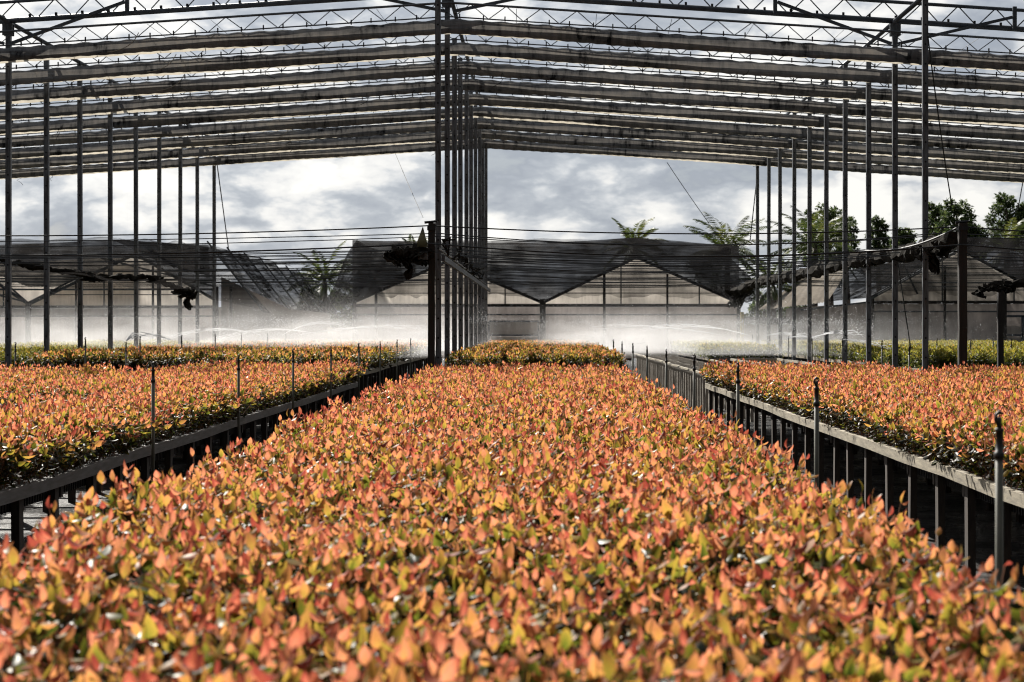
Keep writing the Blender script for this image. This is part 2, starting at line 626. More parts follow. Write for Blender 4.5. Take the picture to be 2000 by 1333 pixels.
ME_BR = bracket_mesh()
ME_PLATE = MB()
ME_PLATE.box((-0.13, -0.13, 0.0), (0.13, 0.13, 0.015))
ME_PLATE = ME_PLATE.mesh('base_plate', M_STEEL)
for row, x in ROWS.items():
    h = roof(x, 5.98) - 0.05
    if row == 'middle':
        h = roof(x, 5.44) + 0.12
    me = pole_mesh(h)
    me_a = pole_mesh(8.2)
    for k in range(10):
        if row == 'left' and k == 0:
            continue
        jx = random.uniform(-0.02, 0.02) if row != 'middle' else -0.055 + 0.0095 * k
        p = empty('steel_pole', (x + jx, YK[k], 0))
        n = k - 1 if row == 'left' else k
        lab = {'left': 'tall grey punched steel pole, %s from the front in the left row',
               'middle': 'tall grey punched steel pole, %s from the front in the middle row under the ridge',
               'right': 'tall grey punched steel pole, %s from the front in the right row'}[row] % ORD[n]
        if n == 0:
            lab = lab.replace('nearest from the front', 'the nearest one')
        tag(p, lab, 'pole', 'tall steel poles carrying the shade roof')
        hh = 8.2 if k == 0 else (roof(x, 5.98) - 0.05 if k == 1 else h)
        link('shaft', me_a if k == 0 else (pole_mesh(hh) if (k == 1 and row == 'middle') else me), p, rot=(R(random.uniform(-.15, .15)), R(random.uniform(-.12, .12)), 0))
        if k < 2:
            link('top_bracket', ME_BR, p, (0, 0, hh - 0.06))
        link('base_plate', ME_PLATE, p)

# pipes along the rows at the pole tops
for row, x in ROWS.items():
    mb = MB()
    z = roof(x, 5.98) - 0.02
    mb.tube([(x, YK[0] + 0.3 if row != 'left' else YK[1] - 3, z), (x, YK[9] + 0.2, z)], 0.04, 8)
    tag(mb.build('roof_pipe', M_PIPE, smooth=True), {'left': 'dark pipe running away along the tops of the left poles',
        'middle': 'dark ridge pipe running away along the tops of the middle poles',
        'right': 'dark pipe running away along the tops of the right poles'}[row], 'pipe', 'pipes along the pole rows')

# ------------------------------------------------------------------ roof trusses and gathered shade cloth
XL, XR = -16.5, 14.8
XS = [XL, RIDGE_X, XR]


def zig(mb, y, zb, zt, r, pitch):
    x = XL
    up = False
    while x < XR - pitch:
        a = (x, y, roof(x, zt if up else zb))
        x2 = x + pitch * random.uniform(0.96, 1.04)
        b = (x2, y, roof(x2, zb if up else zt))
        mb.tube([a, b], r, 4, False)
        x, up = x2, not up


# end frame with the heavy chord
fr = empty('end_truss', (0, YK[1], 0))
tag(fr, 'heavy end truss with thick tube and V struts across the top of the picture', 'roof truss', 'trusses of the shade roof')
mb = MB(); mb.tube([(x, 0, roof(x, 5.98)) for x in XS], 0.05, 8); mb.build('bottom_chord', M_PIPE, fr, smooth=True)
mb = MB(); mb.tube([(x, 0, roof(x, 6.32)) for x in XS], 0.032, 8); mb.build('top_chord', M_PIPE, fr, smooth=True)
mb = MB(); zig(mb, 0.0, 5.98, 6.32, 0.011, 0.34); mb.build('lattice', M_PIPE, fr)
for x in (-9.53, RIDGE_X, 6.33):
    zj = roof(x, 5.98) - (0.42 if x != RIDGE_X else 0.36)
    for s in (-1, 1):
        x2 = x + s * 2.1
        mb = MB()
        mb.bar((x + s * 0.06, -0.085, zj), (x2, -0.085, roof(x2, 6.17)), 0.07, 0.05)
        mb.build('strut', M_PIPE, fr)
        mb = MB()
        mb.bar((x2 + s * 0.04, -0.085, roof(x2, 5.93)), (x2 + s * 0.04, -0.085, roof(x2, 6.36)), 0.07, 0.05)
        mb.build('hanger', M_PIPE, fr)
mb = MB()
mb.box((-0.02, -0.02, 0.04), (0.02, 0.02, 0.095))
me_c = mb.mesh('clip', M_WIRE)
x = XL + 0.3
while x < XR:
    link('clip', me_c, fr, (x, 0, roof(x, 5.98)))
    x += 0.47


def strip_mesh(seed):
    r_ = random.Random(seed)
    ph = [r_.uniform(0, 6.28) for _ in range(9)]
    fq = [r_.uniform(0.25, 0.5), r_.uniform(0.7, 1.1), r_.uniform(1.7, 2.6), r_.uniform(4, 6)]

    def w1(x):
        return (math.sin(x * fq[0] + ph[0]) * 0.5 + math.sin(x * fq[1] + ph[1]) * 0.3 + math.sin(x * fq[2] + ph[2]) * 0.2)

    def w2(x):
        return math.sin(x * fq[1] * 0.8 + ph[3]) * 0.5 + math.sin(x * fq[2] * 0.7 + ph[4]) * 0.3 + math.sin(x * fq[3] + ph[5]) * 0.14

    mb = MB()
    nu = 420
    prof = [(0.0, -0.005), (-0.045, -0.03), (-0.065, -0.075), (-0.07, -0.135), (-0.06, -0.185), (-0.02, -0.222), (0.03, -0.225), (0.065, -0.17), (0.07, -0.10), (0.05, -0.05)]

    def fn(u, v):
        x = XL + 0.15 + (XR - XL - 0.3) * u
        i = v * (len(prof) - 1)
        a = int(min(i, len(prof) - 2))
        t = i - a
        py = prof[a][0] * (1 - t) + prof[a + 1][0] * t
        pz = prof[a][1] * (1 - t) + prof[a + 1][1] * t
        dep = 1.14 + 0.12 * w1(x)
        swag = 0.02 * math.sin(x * 2 * math.pi / 0.39)
        crease = 0.028 * math.sin(x * 0.9 + pz * 16 + ph[6] + 1.3 * w1(x)) + 0.012 * math.sin(x * 7 + ph[7]) * (-pz * 3)
        z = roof(x) + pz * dep + (swag * 0.5 if pz > -0.05 else 0) + 0.015 * w2(x) + 0.006 * math.sin(x * 23 + ph[8]) * (pz < -0.2)
        return (x, py * (1 + 0.3 * w2(x)) + crease, z)
    mb.grid(fn, nu, 18)
    return mb.mesh('shade_cloth', M_CLOTH, True)


for k in range(1, 10):
    y = YK[k] - 0.35
    tr = empty('roof_truss', (0, y, 0))
    tag(tr, ('light lattice truss above the %s shade cloth strip' % ORD[k - 1]) if k > 1 else 'light lattice truss above the nearest shade cloth strip', 'roof truss', 'trusses of the shade roof')
    mb = MB(); mb.tube([(x, 0.03, roof(x, 5.74)) for x in XS], 0.022, 6); mb.build('top_chord', M_PIPE, tr)
    mb = MB(); mb.tube([(x, 0.03, roof(x, 5.492)) for x in XS], 0.013, 6); mb.build('bottom_chord', M_PIPE, tr)
    mb = MB(); zig(mb, 0.03, 5.49, 5.74, 0.008, 0.31); mb.build('lattice', M_PIPE, tr)
    st = empty('shade_cloth_strip', (0, y - 0.06, 0))
    tag(st, 'gathered brown shade cloth strip stained with mould, %s of nine counted from the front' % ORD[k - 1].replace('nearest', 'first'), 'shade cloth', 'gathered shade cloth strips under the roof')
    link('cloth', strip_mesh(k), st)
    mb = MB()
    q1, q2 = random.uniform(0, 6), random.uniform(0, 6)

    def lit_rim(u, v):  # extra sheet added to imitate the bright lower rim of the cloth
        x = XL + 0.15 + (XR - XL - 0.3) * u
        wv = 0.5 + 0.5 * math.sin(x * 0.43 + q1) * math.sin(x * 0.17 + q2)
        return (x, 0.085 + 0.012 * math.sin(x * 5 + q2), roof(x) - 0.19 - v * (0.06 + 0.026 * wv) - 0.006 * v * math.sin(x * 19 + q1))
    mb.grid(lit_rim, 260, 2)
    mb.build('lit_rim', M_LIT_RIM, st)
    mb = MB()
    mb.box((-0.011, -0.01, 0.02), (0.011, 0.012, 0.105))
    me_c = mb.mesh('clip', M_WIRE)
    x = XL + 0.25
    while x < XR - 0.3:
        xx = x + random.uniform(-0.03, 0.03)
        link('clip', me_c, st, (xx, 0, roof(xx) - random.uniform(0, .015)))
        x += 0.39
    for q in range(5):
        mb = MB()
        xx = random.uniform(XL + 1, XR - 1)
        ln = random.uniform(0.08, 0.3)
        mb.tube([(xx + random.uniform(-.05, .05) * j, -0.09, roof(xx) - 0.2 - ln * j / 4) for j in range(5)], 0.006, 4)
        mb.build('loose_thread', M_RAG, st)
    if k in (1, 2, 3, 5, 7, 8):
        mb = MB()
        xx = -7.6 + random.uniform(-0.3, 0.8)
        pts = [(xx + t * 0.55 + 0.1 * math.sin(3 * t), -0.14 - 0.05 * t, roof(xx) - 0.22 + 0.34 * t ** 1.6) for t in [i / 8 for i in range(9)]]
        mb.tube(pts, 0.008, 5)
        mb.build('loose_cord', M_WOOD_GREY, st)

# thin wires running along the roof from truss to truss
for i in range(22):
    x = XL + 1.0 + i * 1.38 + random.uniform(-0.2, 0.2)
    mb = MB()
    pts = []
    for k in range(1, 10):
        pts.append((x + random.uniform(-0.05, 0.05), YK[k], roof(x, 5.76)))
    mb.tube(pts, 0.0045, 4)
    tag(mb.build('roof_wire', M_WIRE), 'thin wire running along the shade roof over the trusses', 'wire', 'thin wires along the shade roof')


def cable(u0, v0, Y0, u1, v1, Y1, r, sag, label, name='guy_cable', n=18, mat=None, group=None):
    a, b = P(u0, v0, Y0), P(u1, v1, Y1)
    mb = MB()
    pts = []
    for i in range(n + 1):
        t = i / n
        p = a.lerp(b, t)
        p.z -= sag * 4 * t * (1 - t)
        pts.append(p)
    mb.tube(pts, r, 5)
    return tag(mb.build(name, mat or M_WIRE), label, 'cable', group)


cable(424, 322, 59.8, 447, 492, 60.5, 0.016, 0.0, 'guy cable slanting down from the last left pole')
cable(772, 300, 59.0, 826, 425, 48.0, 0.008, 0.02, 'thin cord hanging from the last shade strip left of the middle poles')
cable(1303, 318, 59.0, 1385, 437, 60.0, 0.010, 0.02, 'thin slanting cord below the last shade strip right of the middle poles')
cable(1481, 322, 59.8, 1465, 470, 60.5, 0.016, 0.0, 'guy cable beside the last right pole')
cable(1812, 70, 33.6, 1858, 395, 38.0, 0.012, 0.1, 'long slack cable hanging beside the nearest right pole')
cable(1998, 355, 59.0, 1988, 410, 59.5, 0.016, 0.0, 'short cable under the last shade strip at the right edge')
cable(1745, 455, 40.0, 1780, 690, 40.5, 0.012, 0.0, 'slanting stay cable behind the second right pole')

# ------------------------------------------------------------------ posts, beam and cables of the low net structure
YP = 31.7


def wood_post(x, y, h, wdt, label, tall_cap=True):
    p = empty('wooden_post', (x, y, 0))
    tag(p, label, 'post', 'dark wooden posts of the low net structure')
    mb = MB()
    n = 10
    pts = [(random.uniform(-.006, .006), random.uniform(-.006, .006), h * i / n) for i in range(n + 1)]
    for i in range(n):
        mb.bar(pts[i], pts[i + 1], wdt, wdt)
    mb.build('shaft', M_WOOD_DARK, p)
    if tall_cap:
        mb = MB()
        mb.box((-wdt * .62, -wdt * .62, h - 0.11), (wdt * .62, wdt * .62, h - 0.05))
        mb.tube([(-0.11, 0, h + 0.01), (0.09, 0, h + 0.03)], 0.022)
        mb.build('wire_clamp', M_WIRE, p)
    return p


wood_post((843 - VU) * YP / F, YP, 3.24, 0.105, 'thick dark wooden post at the far left corner of the middle bench')
wood_post((1880 - VU) * YP / F, YP, 3.24, 0.125, 'thick dark wooden post at the front end of the rolled black net on the right')
beam = empty('net_beam', (ROWS['middle'] + 0.12, YP, 0))
tag(beam, 'weathered wooden beam running away along the middle row of posts', 'beam')
mb = MB(); mb.bar((0, 0.05, 2.70), (0, 29.0, 2.70), 0.05, 0.09); mb.build('plank', M_PIPE, beam)
mb = MB(); mb.tube([(-0.09, 0.3, 2.86), (-0.09, 29, 2.86)], 0.02, 6); mb.build('rail_tube', M_WIRE, beam)

# cables across
for i in range(36):
    y = YP + 1.0 + i * 1.02 + random.uniform(-0.25, 0.25)
    z = 3.02 + random.uniform(-0.10, 0.16)
    mb = MB()
    for (xa, xb) in ((-22, ROWS['middle']), (ROWS['middle'], 6.33), (6.33, 21)):
        m_ = 12
        sg = random.uniform(0.05, 0.2)
        pts = [(xa + (xb - xa) * t, y, z - sg * 4 * t * (1 - t)) for t in [j / m_ for j in range(m_ + 1)]]
        mb.tube(pts, random.choice([0.006, 0.0075, 0.009]), 4, False)
    tag(mb.build('cross_wire', M_WIRE), 'thin dark wire strung level across the whole nursery above the benches', 'wire', 'level wires across the nursery')


def long_cable(pts_px, Y, r, label):
    mb = MB()
    pts = []
    for (u0, v0), (u1, v1), sag in pts_px:
        a, b = P(u0, v0, Y), P(u1, v1, Y)
        for j in range(17):
            t = j / 16
            p = a.lerp(b, t)
            p.z -= sag * 4 * t * (1 - t)
            pts.append(p)
    mb.tube(pts, r, 6)
    tag(mb.build('main_cable', M_WIRE, smooth=True), label, 'cable', 'thick cables carried by the front posts')


long_cable([((-700, 448), (843, 441), 0.13), ((843, 441), (1880, 443), 0.12), ((1880, 443), (2500, 450), 0.1)], YP, 0.011, 'thick black cable over the top of the front wooden posts')
long_cable([((-700, 490), (843, 476), 0.13), ((843, 476), (1880, 478), 0.19), ((1880, 478), (2500, 490), 0.1)], YP - 0.09, 0.013, 'thick black cable hung below the tops of the front wooden posts')


# rolled and ragged nets
def rag_roll(path, r0, label, name='rolled_net', seed=1, rags=(), nseg=90, mat=None):
    r_ = random.Random(seed)
    root = empty(name, tuple(path[0]))
    tag(root, label, 'net', 'old black nets on the low structure')
    o = Vector(path[0])
    pts, rs = [], []
    for i in range(nseg + 1):
        t = i / nseg * (len(path) - 1)
        a = int(min(t, len(path) - 2))
        p = Vector(path[a]).lerp(Vector(path[a + 1]), t - a) - o
        pts.append(p + Vector((r_.uniform(-.015, .015), 0, 0.012 * math.sin(i * 0.9) + r_.uniform(-.012, .012))))
        rs.append(r0 * (0.85 + 0.13 * math.sin(i * 0.53 + seed) + r_.uniform(-.15, .2)))
    mb = MB()
    mb.tube(pts, [max(0.04, x) for x in rs], 9)
    mb.v = [(x + r_.uniform(-.025, .025), y, z + r_.uniform(-.03, .03)) for x, y, z in mb.v]
    mb.build('roll', mat or M_RAG, root)
    for (t, wd, ln) in rags:
        a = t * nseg
        p = pts[int(min(a, nseg))]
        mb = MB()
        ph = r_.uniform(0, 6)

        def fn(u, v):
            ww = wd * (1 - 0.55 * v) * (1 + 0.25 * math.sin(v * 9 + ph))
            x = (u - 0.5) * ww + 0.08 * math.sin(v * 5 + ph)
            z = -ln * v * (1 - 0.25 * math.sin(u * 7 + ph) ** 2)
            return (p.x + x, p.y - 0.1 + 0.09 * math.sin(u * 13 + ph) * (0.3 + v), p.z + z)
        mb.grid(fn, 14, 12)
        mb.v = [(x + r_.uniform(-.012, .012), y + r_.uniform(-.02, .02), z + r_.uniform(-.02, .02)) for x, y, z in mb.v]
        mb.build('hanging_rag', mat or M_RAG, root)
    return root


xr = 6.45
rag_roll([(xr, 31.9, 3.0), (xr, 36, 2.93), (xr, 42, 3.0), (xr, 52, 2.92), (xr, 60, 2.95), (xr - 0.2, 66.5, 2.75)], 0.15,
         'long roll of black net on the right row, sagging between the poles', seed=3,
         rags=[(0.05, 0.5, 0.25), (0.10, 0.34, 0.5), (0.11, 0.5, 0.34), (0.33, 0.4, 0.2), (0.97, 0.8, 0.6)])
cable(1690, 490, 36.5, 1872, 444, 31.8, 0.018, 0.12, 'slack black hose looping up to the right front post', 'slack_hose')
rag_roll([P(765, 492, 31.2), P(790, 496, 31.3), P(815, 490, 31.4), P(842, 498, 31.6)], 0.10,
         'bunched black net hanging left of the front middle post', 'bunched_net', 5, nseg=26,
         rags=[(0.1, 0.2, 0.26), (0.35, 0.16, 0.42), (0.55, 0.3, 0.18), (0.8, 0.35, 0.24)])
# peaked net scrap and winch at the front middle post
mb = MB()
pk = P(826, 442, 31.4)
for k in range(10):
    a0, a1 = 2 * math.pi * k / 10, 2 * math.pi * (k + 1) / 10
    rr = [0.10 + 0.03 * math.sin(5 * a) for a in (a0, a1)]
    mb.poly([pk, (pk.x - 0.02 + rr[0] * math.cos(a0), pk.y + rr[0] * math.sin(a0), pk.z - 0.32), (pk.x - 0.02 + rr[1] * math.cos(a1), pk.y + rr[1] * math.sin(a1), pk.z - 0.32)])
tag(mb.build('net_cone', mat_net('olive_net_scrap', (0.10, 0.09, 0.05), 0.1)), 'small pointed scrap of olive net beside the top of the front middle post', 'net')
wb = P(826, 500, 31.35)
wn = empty('winch_box', tuple(wb))
tag(wn, 'small grey winch box clamped to the front middle post', 'winch')
mb = MB(); mb.box((-0.075, -0.05, -0.06), (0.075, 0.07, 0.06)); mb.build('housing', M_STEEL, wn)
mb = MB(); mb.tube([(-0.005, -0.075, 0), (-0.005, -0.051, 0)], 0.035, 12); mb.build('drum', M_WIRE, wn)
for i in range(7):
    k = i + 0
    p = Vector((ROWS['middle'] + 0.1, YK[k] - 0.2, 2.9))
    mb = MB()
    r_ = random.Random(40 + i)
    pts = [(0, 0, 0)]
    for j in range(9):
        pts.append((r_.uniform(-.12, .16), r_.uniform(-.15, .15), r_.uniform(-.1, .2)))
    mb.tube(pts, 0.016, 5)
    tag(mb.build('wire_tangle', M_RAG, loc=p), 'tangle of old net cord on the beam at the %s tall middle pole' % ORD[k], 'net cord', 'tangles on the middle beam')

# ragged net drooping on the left
rag_roll([P(-260, 492, 40), P(-40, 500, 40), P(60, 520, 41), P(190, 541, 42), P(300, 542, 43), P(350, 566, 44), P(376, 570, 45)], 0.06,
         'ragged black net edge drooping across the left poles', 'drooping_net', 9, nseg=100,
         rags=[(0.90, 0.5, 0.16), (0.97, 0.18, 0.42), (0.99, 0.26, 0.2), (0.5, 0.7, 0.12), (0.7, 0.5, 0.10)])
mb = MB()


def fn_left(u, v):
    uu = -260 + 640 * u
    top = 481 + 4 * math.sin(u * 9) + 3 * math.sin(u * 23)
    bot = 492 + (uu + 260) * 0.125 + 7 * math.sin(u * 17)
    return P(uu, top + (bot - top) * v - 10 * math.sin(v * 3.14) * math.sin(u * 6), 47 - 6 * v)


mb.grid(fn_left, 70, 12)
tag(mb.build('sagging_net', M_NET_THIN), 'thin grey net sagging above the ragged black edge on the left', 'net')
rag_roll([P(1918, 562, 36), P(1960, 556, 36), P(2080, 552, 36)], 0.07, 'short ragged black net roll at the right edge of the picture', 'net_scrap', 13, nseg=24,
         rags=[(0.03, 0.25, 0.2), (0.3, 0.3, 0.12), (0.5, 0.4, 0.15)])
px = (1954 - VU) * 36.6 / F
wood_post(px, 36.6, 2.40, 0.10, 'dark post under the short ragged net roll at the right edge', False)

# ------------------------------------------------------------------ greenhouses
YG = 70.0


def G(u, v, dy=0.0):
    p = P(u, v, YG)
    p.y += dy
    return p


def beam_px(mb, a, b, th=0.09, dy=0.0, d_=0.09):
    mb.bar(G(*a, dy), G(*b, dy), th, d_, up=(0, 1, 0))


def add_film(parent, name, pts, mat, dy=0.0, depth=0.03):
    """a stretched sheet with a little thickness and slack"""
    mb = MB()
    q = [G(u, v, dy) for u, v in pts]
    b = [p + Vector((0, depth, 0)) for p in q]
    mb.poly(q)
    mb.poly(b[::-1])
    for i in range(len(q)):
        j = (i + 1) % len(q)
        mb.quad(q[j], q[i], b[i], b[j])
    return mb.build(name, mat, parent)


def net_sheet(parent, name, corners, mat, nu=40, nv=14, wav=0.08, scallop=0.0, seed=0, folds=0):
    """corners: four 3-D points (top-left, top-right, bottom-right, bottom-left)"""
    a, b, c, d_ = [Vector(p) for p in corners]
    nrm = (b - a).cross(d_ - a).normalized()
    r_ = random.Random(seed)
    p1, p2 = r_.uniform(0, 6), r_.uniform(0, 6)
    mb = MB()

    def fn(u, v):
        p = a.lerp(b, u).lerp(d_.lerp(c, u), v)
        o = wav * (math.sin(u * 17 + p1) * math.sin(v * 3 + p2) + 0.4 * math.sin(u * 41 + v * 7))
        if folds:
            o += 0.10 * abs(math.sin(u * folds * math.pi)) * (1.0 - 0.5 * v)
        p = p + nrm * o
        if scallop:
            p.z += scallop * v * math.sin(u * 29 + p2) + scallop * 0.6 * v * math.sin(u * 67)
        return p
    mb.grid(fn, nu, nv)
    return mb.build(name, mat, parent, smooth=True)


def greenhouse(label, wall, eave, gables, top, deep, posts, name='greenhouse', roofmat=None):
    """wall=(u0,u1) eave=v gables=[(ul, vl, ua, va, ur, vr)]"""
    o = empty(name, (0, 0, 0))
    tag(o, label, 'greenhouse', 'greenhouses behind the benches')
    u0, u1 = wall
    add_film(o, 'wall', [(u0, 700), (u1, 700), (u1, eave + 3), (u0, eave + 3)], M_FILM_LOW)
    mb = MB(); beam_px(mb, (u0, eave), (u1, eave), 0.10, -0.05, 0.1); mb.build('eave_beam', M_WOOD_DARK, o)
    mb = MB(); beam_px(mb, (u0, eave + 18), (u1, eave + 18), 0.05, -0.03, 0.05); mb.build('wall_rail', M_PIPE, o)
    for gi, (ul, vl, ua, va, ur, vr) in enumerate(gables):
        add_film(o, 'gable', [(ul, eave - 3), (ur, eave - 3), (ur, vr), (ua, va), (ul, vl)], M_FILM, 0.005)
        mb = MB()
        beam_px(mb, (ul, vl), (ua, va), 0.10, -0.06)
        beam_px(mb, (ua, va), (ur, vr), 0.10, -0.06)
        mb.build('rafter', M_PIPE, o)
        mb = MB()
        n = 5
        for i in range(1, n):
            t = i / n
            uu = ul + (ur - ul) * t
            vtop = (vl + (va - vl) * (uu - ul) / (ua - ul)) if uu < ua else (va + (vr - va) * (uu - ua) / (ur - ua))
            if i % 2 == 0:
                beam_px(mb, (uu, vtop + 2), (uu, eave), 0.045, -0.045, 0.045)
        beam_px(mb, (ul + 30, eave - 24), (ur - 30, eave - 24), 0.03, -0.04, 0.03)
        mb.build('gable_frame', M_PIPE, o)
        # the roof skin going back
        mb = MB()
        L0, A0, R0 = G(ul, vl, 0.1), G(ua, va, 0.1), G(ur, vr, 0.1)
        bk = Vector((0, deep, 0))
        mb.quad(L0, A0, A0 + bk, L0 + bk)
        mb.quad(A0, R0, R0 + bk, A0 + bk)
        mb.build('roof_film', roofmat or M_ROOF, o)
    for (uu, v0, v1, wd) in posts:
        mb = MB(); beam_px(mb, (uu, v0), (uu, v1), wd, -0.12, wd); mb.build('post', M_WOOD_DARK, o)
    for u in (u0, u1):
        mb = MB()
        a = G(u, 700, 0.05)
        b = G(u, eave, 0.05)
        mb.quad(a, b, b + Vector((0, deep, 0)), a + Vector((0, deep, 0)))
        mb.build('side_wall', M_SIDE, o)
    return o


# middle greenhouse, two gables
gm_ = greenhouse('middle greenhouse of two pale gables half hidden by dark shade net', (693, 1442), 597,
                 [(693, 590, 872, 512, 1060, 592), (1060, 592, 1243, 503, 1442, 592)], 470, 22,
                 [(693, 590, 700, 0.12), (1060, 585, 700, 0.2), (1180, 530, 700, 0.09), (735, 570, 700, 0.09), (1303, 535, 700, 0.07), (1442, 590, 700, 0.12)])
def net_above(parent, name, tops, bots, mat, dy, seed):
    def lerp_px(lst, u):
        for (a, b), (c, d_) in zip(lst, lst[1:]):
            if u <= c:
                return b + (d_ - b) * (u - a) / (c - a)
        return lst[-1][1]
    ua, ub = tops[0][0], tops[-1][0]
    mb = MB()

    def fn(s, t):
        u = ua + (ub - ua) * s
        v0, v1 = lerp_px(tops, u), lerp_px(bots, u)
        p = G(u, v0 + (v1 - v0) * t, dy)
        p.y += 0.1 * math.sin(u * 0.06 + seed) + 0.05 * math.sin(u * .15 + t * 6)
        return p
    mb.grid(fn, 90, 10)
    return mb.build(name, mat, parent, smooth=True)


net_above(gm_, 'shade_net', [(690, 470), (860, 474), (1060, 476), (1243, 465), (1442, 482)], [(690, 594), (872, 512), (1060, 594), (1243, 503), (1442, 594)], M_NET, -0.22, 1)
net_sheet(gm_, 'shade_net', [G(700, 471, 0.8), G(1243, 464, 0.8), G(1243, 464, 20), G(700, 471, 20)], M_NET_ROOF, 30, 14, 0.05, seed=2)
net_sheet(gm_, 'shade_net', [G(1243, 464, 0.75), G(1425, 480, 0.75), G(1425, 480, 20), G(1243, 464, 20)], M_NET_ROOF, 20, 14, 0.05, seed=3)
net_sheet(gm_, 'front_net', [G(960, 472, -0.4), G(1425, 478, -0.4), G(1430, 581, -0.4), G(955, 578, -0.4)], M_NET_THIN, 60, 14, 0.10, 0.05, seed=4)
net_sheet(gm_, 'front_net', [G(697, 472, -0.42), G(950, 472, -0.42), G(948, 578, -0.42), G(706, 580, -0.42)], M_NET_THIN, 40, 14, 0.10, 0.05, seed=14)
net_sheet(gm_, 'side_net', [G(697, 470, 0.6), G(700, 471, 20), G(628, 592, 20), G(622, 598, 0.6)], M_NET, 24, 16, 0.12, seed=5)
net_sheet(gm_, 'side_net', [G(1425, 480, 0.6), G(1425, 480, 20), G(1480, 585, 20), G(1490, 585, 0.6)], M_NET, 24, 16, 0.12, seed=6)
mb = MB()
for (a, b) in (((955, 628), (1052, 628)), ((955, 655), (1052, 655)), ((955, 628), (955, 665)), ((1052, 628), (1052, 665))):
    beam_px(mb, a, b, 0.06, -0.06, 0.05)
dn = add_film(gm_, 'pale_panel', [(957, 653), (1050, 653), (1050, 630), (957, 630)], M_PANEL, -0.03, 0.02)
mb.build('panel_frame', M_PIPE, dn)
# pale skirt panels low on the wall
for (ua, ub, va, vb) in ((640, 690, 668, 640), (700, 745, 668, 636), (960, 1050, 672, 659), (1110, 1180, 672, 655)):
    add_film(gm_, 'pale_panel', [(ua, va), (ub, va), (ub, vb), (ua, vb)], M_PANEL, -0.04, 0.02)

# left greenhouse
gl_ = greenhouse('left greenhouse with a sagging dark net and folded net side', (-260, 424), 600,
                 [(-190, 592, -60, 515, 57, 595), (57, 595, 265, 497, 424, 588)], 478, 26,
                 [(57, 590, 700, 0.16), (150, 545, 700, 0.06), (300, 520, 700, 0.07), (424, 560, 700, 0.12), (452, 560, 640, 0.09)])
mb = MB()
for (a, b) in (((57, 592), (20, 560)), ((57, 592), (150, 545)), ((0, 577), (60, 592)), ((0, 566), (420, 566)), ((200, 505), (420, 560)), ((240, 500), (420, 530)), ((0, 545), (420, 548))):
    beam_px(mb, a, b, 0.06, -0.16, 0.06)
mb.build('brace', M_PIPE, gl_)
net_above(gl_, 'shade_net', [(-260, 476), (0, 480), (240, 469), (424, 484)], [(-260, 560), (-190, 592), (-60, 515), (57, 560), (120, 560), (265, 497), (424, 588)], M_NET, -0.22, 2)
net_sheet(gl_, 'shade_net', [G(-260, 476, -1.5), G(240, 469, -1.5), G(240, 469, 22), G(-260, 476, 22)], M_NET_ROOF, 40, 14, 0.06, seed=8)
net_sheet(gl_, 'shade_net', [G(240, 469, -1.5), G(420, 482, -1.5), G(420, 482, 22), G(240, 469, 22)], M_NET_ROOF, 40, 14, 0.06, seed=9)
net_sheet(gl_, 'front_net', [G(235, 472, -1.4), G(420, 482, -1.4), G(424, 545, -1.4), G(330, 515, -1.4)], M_NET, 30, 12, 0.12, 0.05, seed=10)
add_film(gl_, 'inner_film', [(-60, 602), (265, 602), (265, 500), (-60, 518)], M_FILM, 0.35)
# folded side net, sloping out and running back
T0, T1 = G(420, 480, -1.6), P(600, 535, 100)
B0, B1 = G(525, 610, -1.6), P(660, 612, 100)
net_sheet(gl_, 'side_net', [T0, T1, B1, B0], M_NET, 120, 14, 0.03, seed=11, folds=7)
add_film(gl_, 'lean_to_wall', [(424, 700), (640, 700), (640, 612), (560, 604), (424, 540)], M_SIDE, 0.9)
net_sheet(gl_, 'front_net', [G(418, 483, -1.2), G(428, 486, -1.2), G(532, 608, -1.2), G(424, 585, -1.2)], M_NET_THIN, 20, 20, 0.04, seed=21)
for i in range(8):
    t = i / 7
    a, b = T0.lerp(T1, t), B0.lerp(B1, t)
    mb = MB(); mb.tube([a + Vector((0, -0.05, 0.08)), b + Vector((0, -0.05, 0.05))], 0.03, 5)
    mb.build('net_cable', M_STEEL, gl_)

# right greenhouse
gr_ = greenhouse('right greenhouse with pale pleated side net and open gable', (1700, 2300), 591,
                 [(1700, 582, 1876, 488, 2050, 582), (2050, 582, 2200, 495, 2300, 582)], 465, 24,
                 [(1700, 580, 700, 0.2), (1844, 520, 700, 0.08), (1960, 545, 700, 0.14), (2050, 582, 700, 0.16)], roofmat=M_NET)
net_above(gr_, 'shade_net', [(1866, 464), (2050, 470), (2300, 480)], [(1866, 489), (1876, 490), (2050, 588), (2200, 497), (2300, 584)], M_NET, -0.22, 3)
net_sheet(gr_, 'shade_net', [G(1665, 492, 0.75), G(1872, 465, 0.75), G(1872, 465, 22), G(1665, 492, 22)], M_NET_ROOF, 30, 12, 0.05, seed=13)
net_sheet(gr_, 'front_net', [G(1690, 505, -0.4), G(1872, 470, -0.4), G(1990, 575, -0.4), G(1650, 575, -0.4)], M_NET_THIN, 40, 12, 0.1, 0.06, seed=15)
T0, T1 = G(1668, 500, -0.3), P(1565, 548, 95)
B0, B1 = G(1612, 592, -0.3), P(1480, 607, 95)
net_sheet(gr_, 'side_net', [T0, T1, B1, B0], M_NET_PALE, 160, 12, 0.02, seed=16, folds=26)
mb = MB()
for (a, b) in (((1562, 606), (1700, 590)), ((1700, 584), (1800, 530)), ((1760, 515), (1790, 575))):
    beam_px(mb, a, b, 0.06, -0.2, 0.06)
mb.build('brace', M_PIPE, gr_)
dn = add_film(gr_, 'pale_panel', [(1964, 652), (1998, 652), (1998, 637), (1964, 637)], M_PANEL, -0.05, 0.02)
mb = MB()
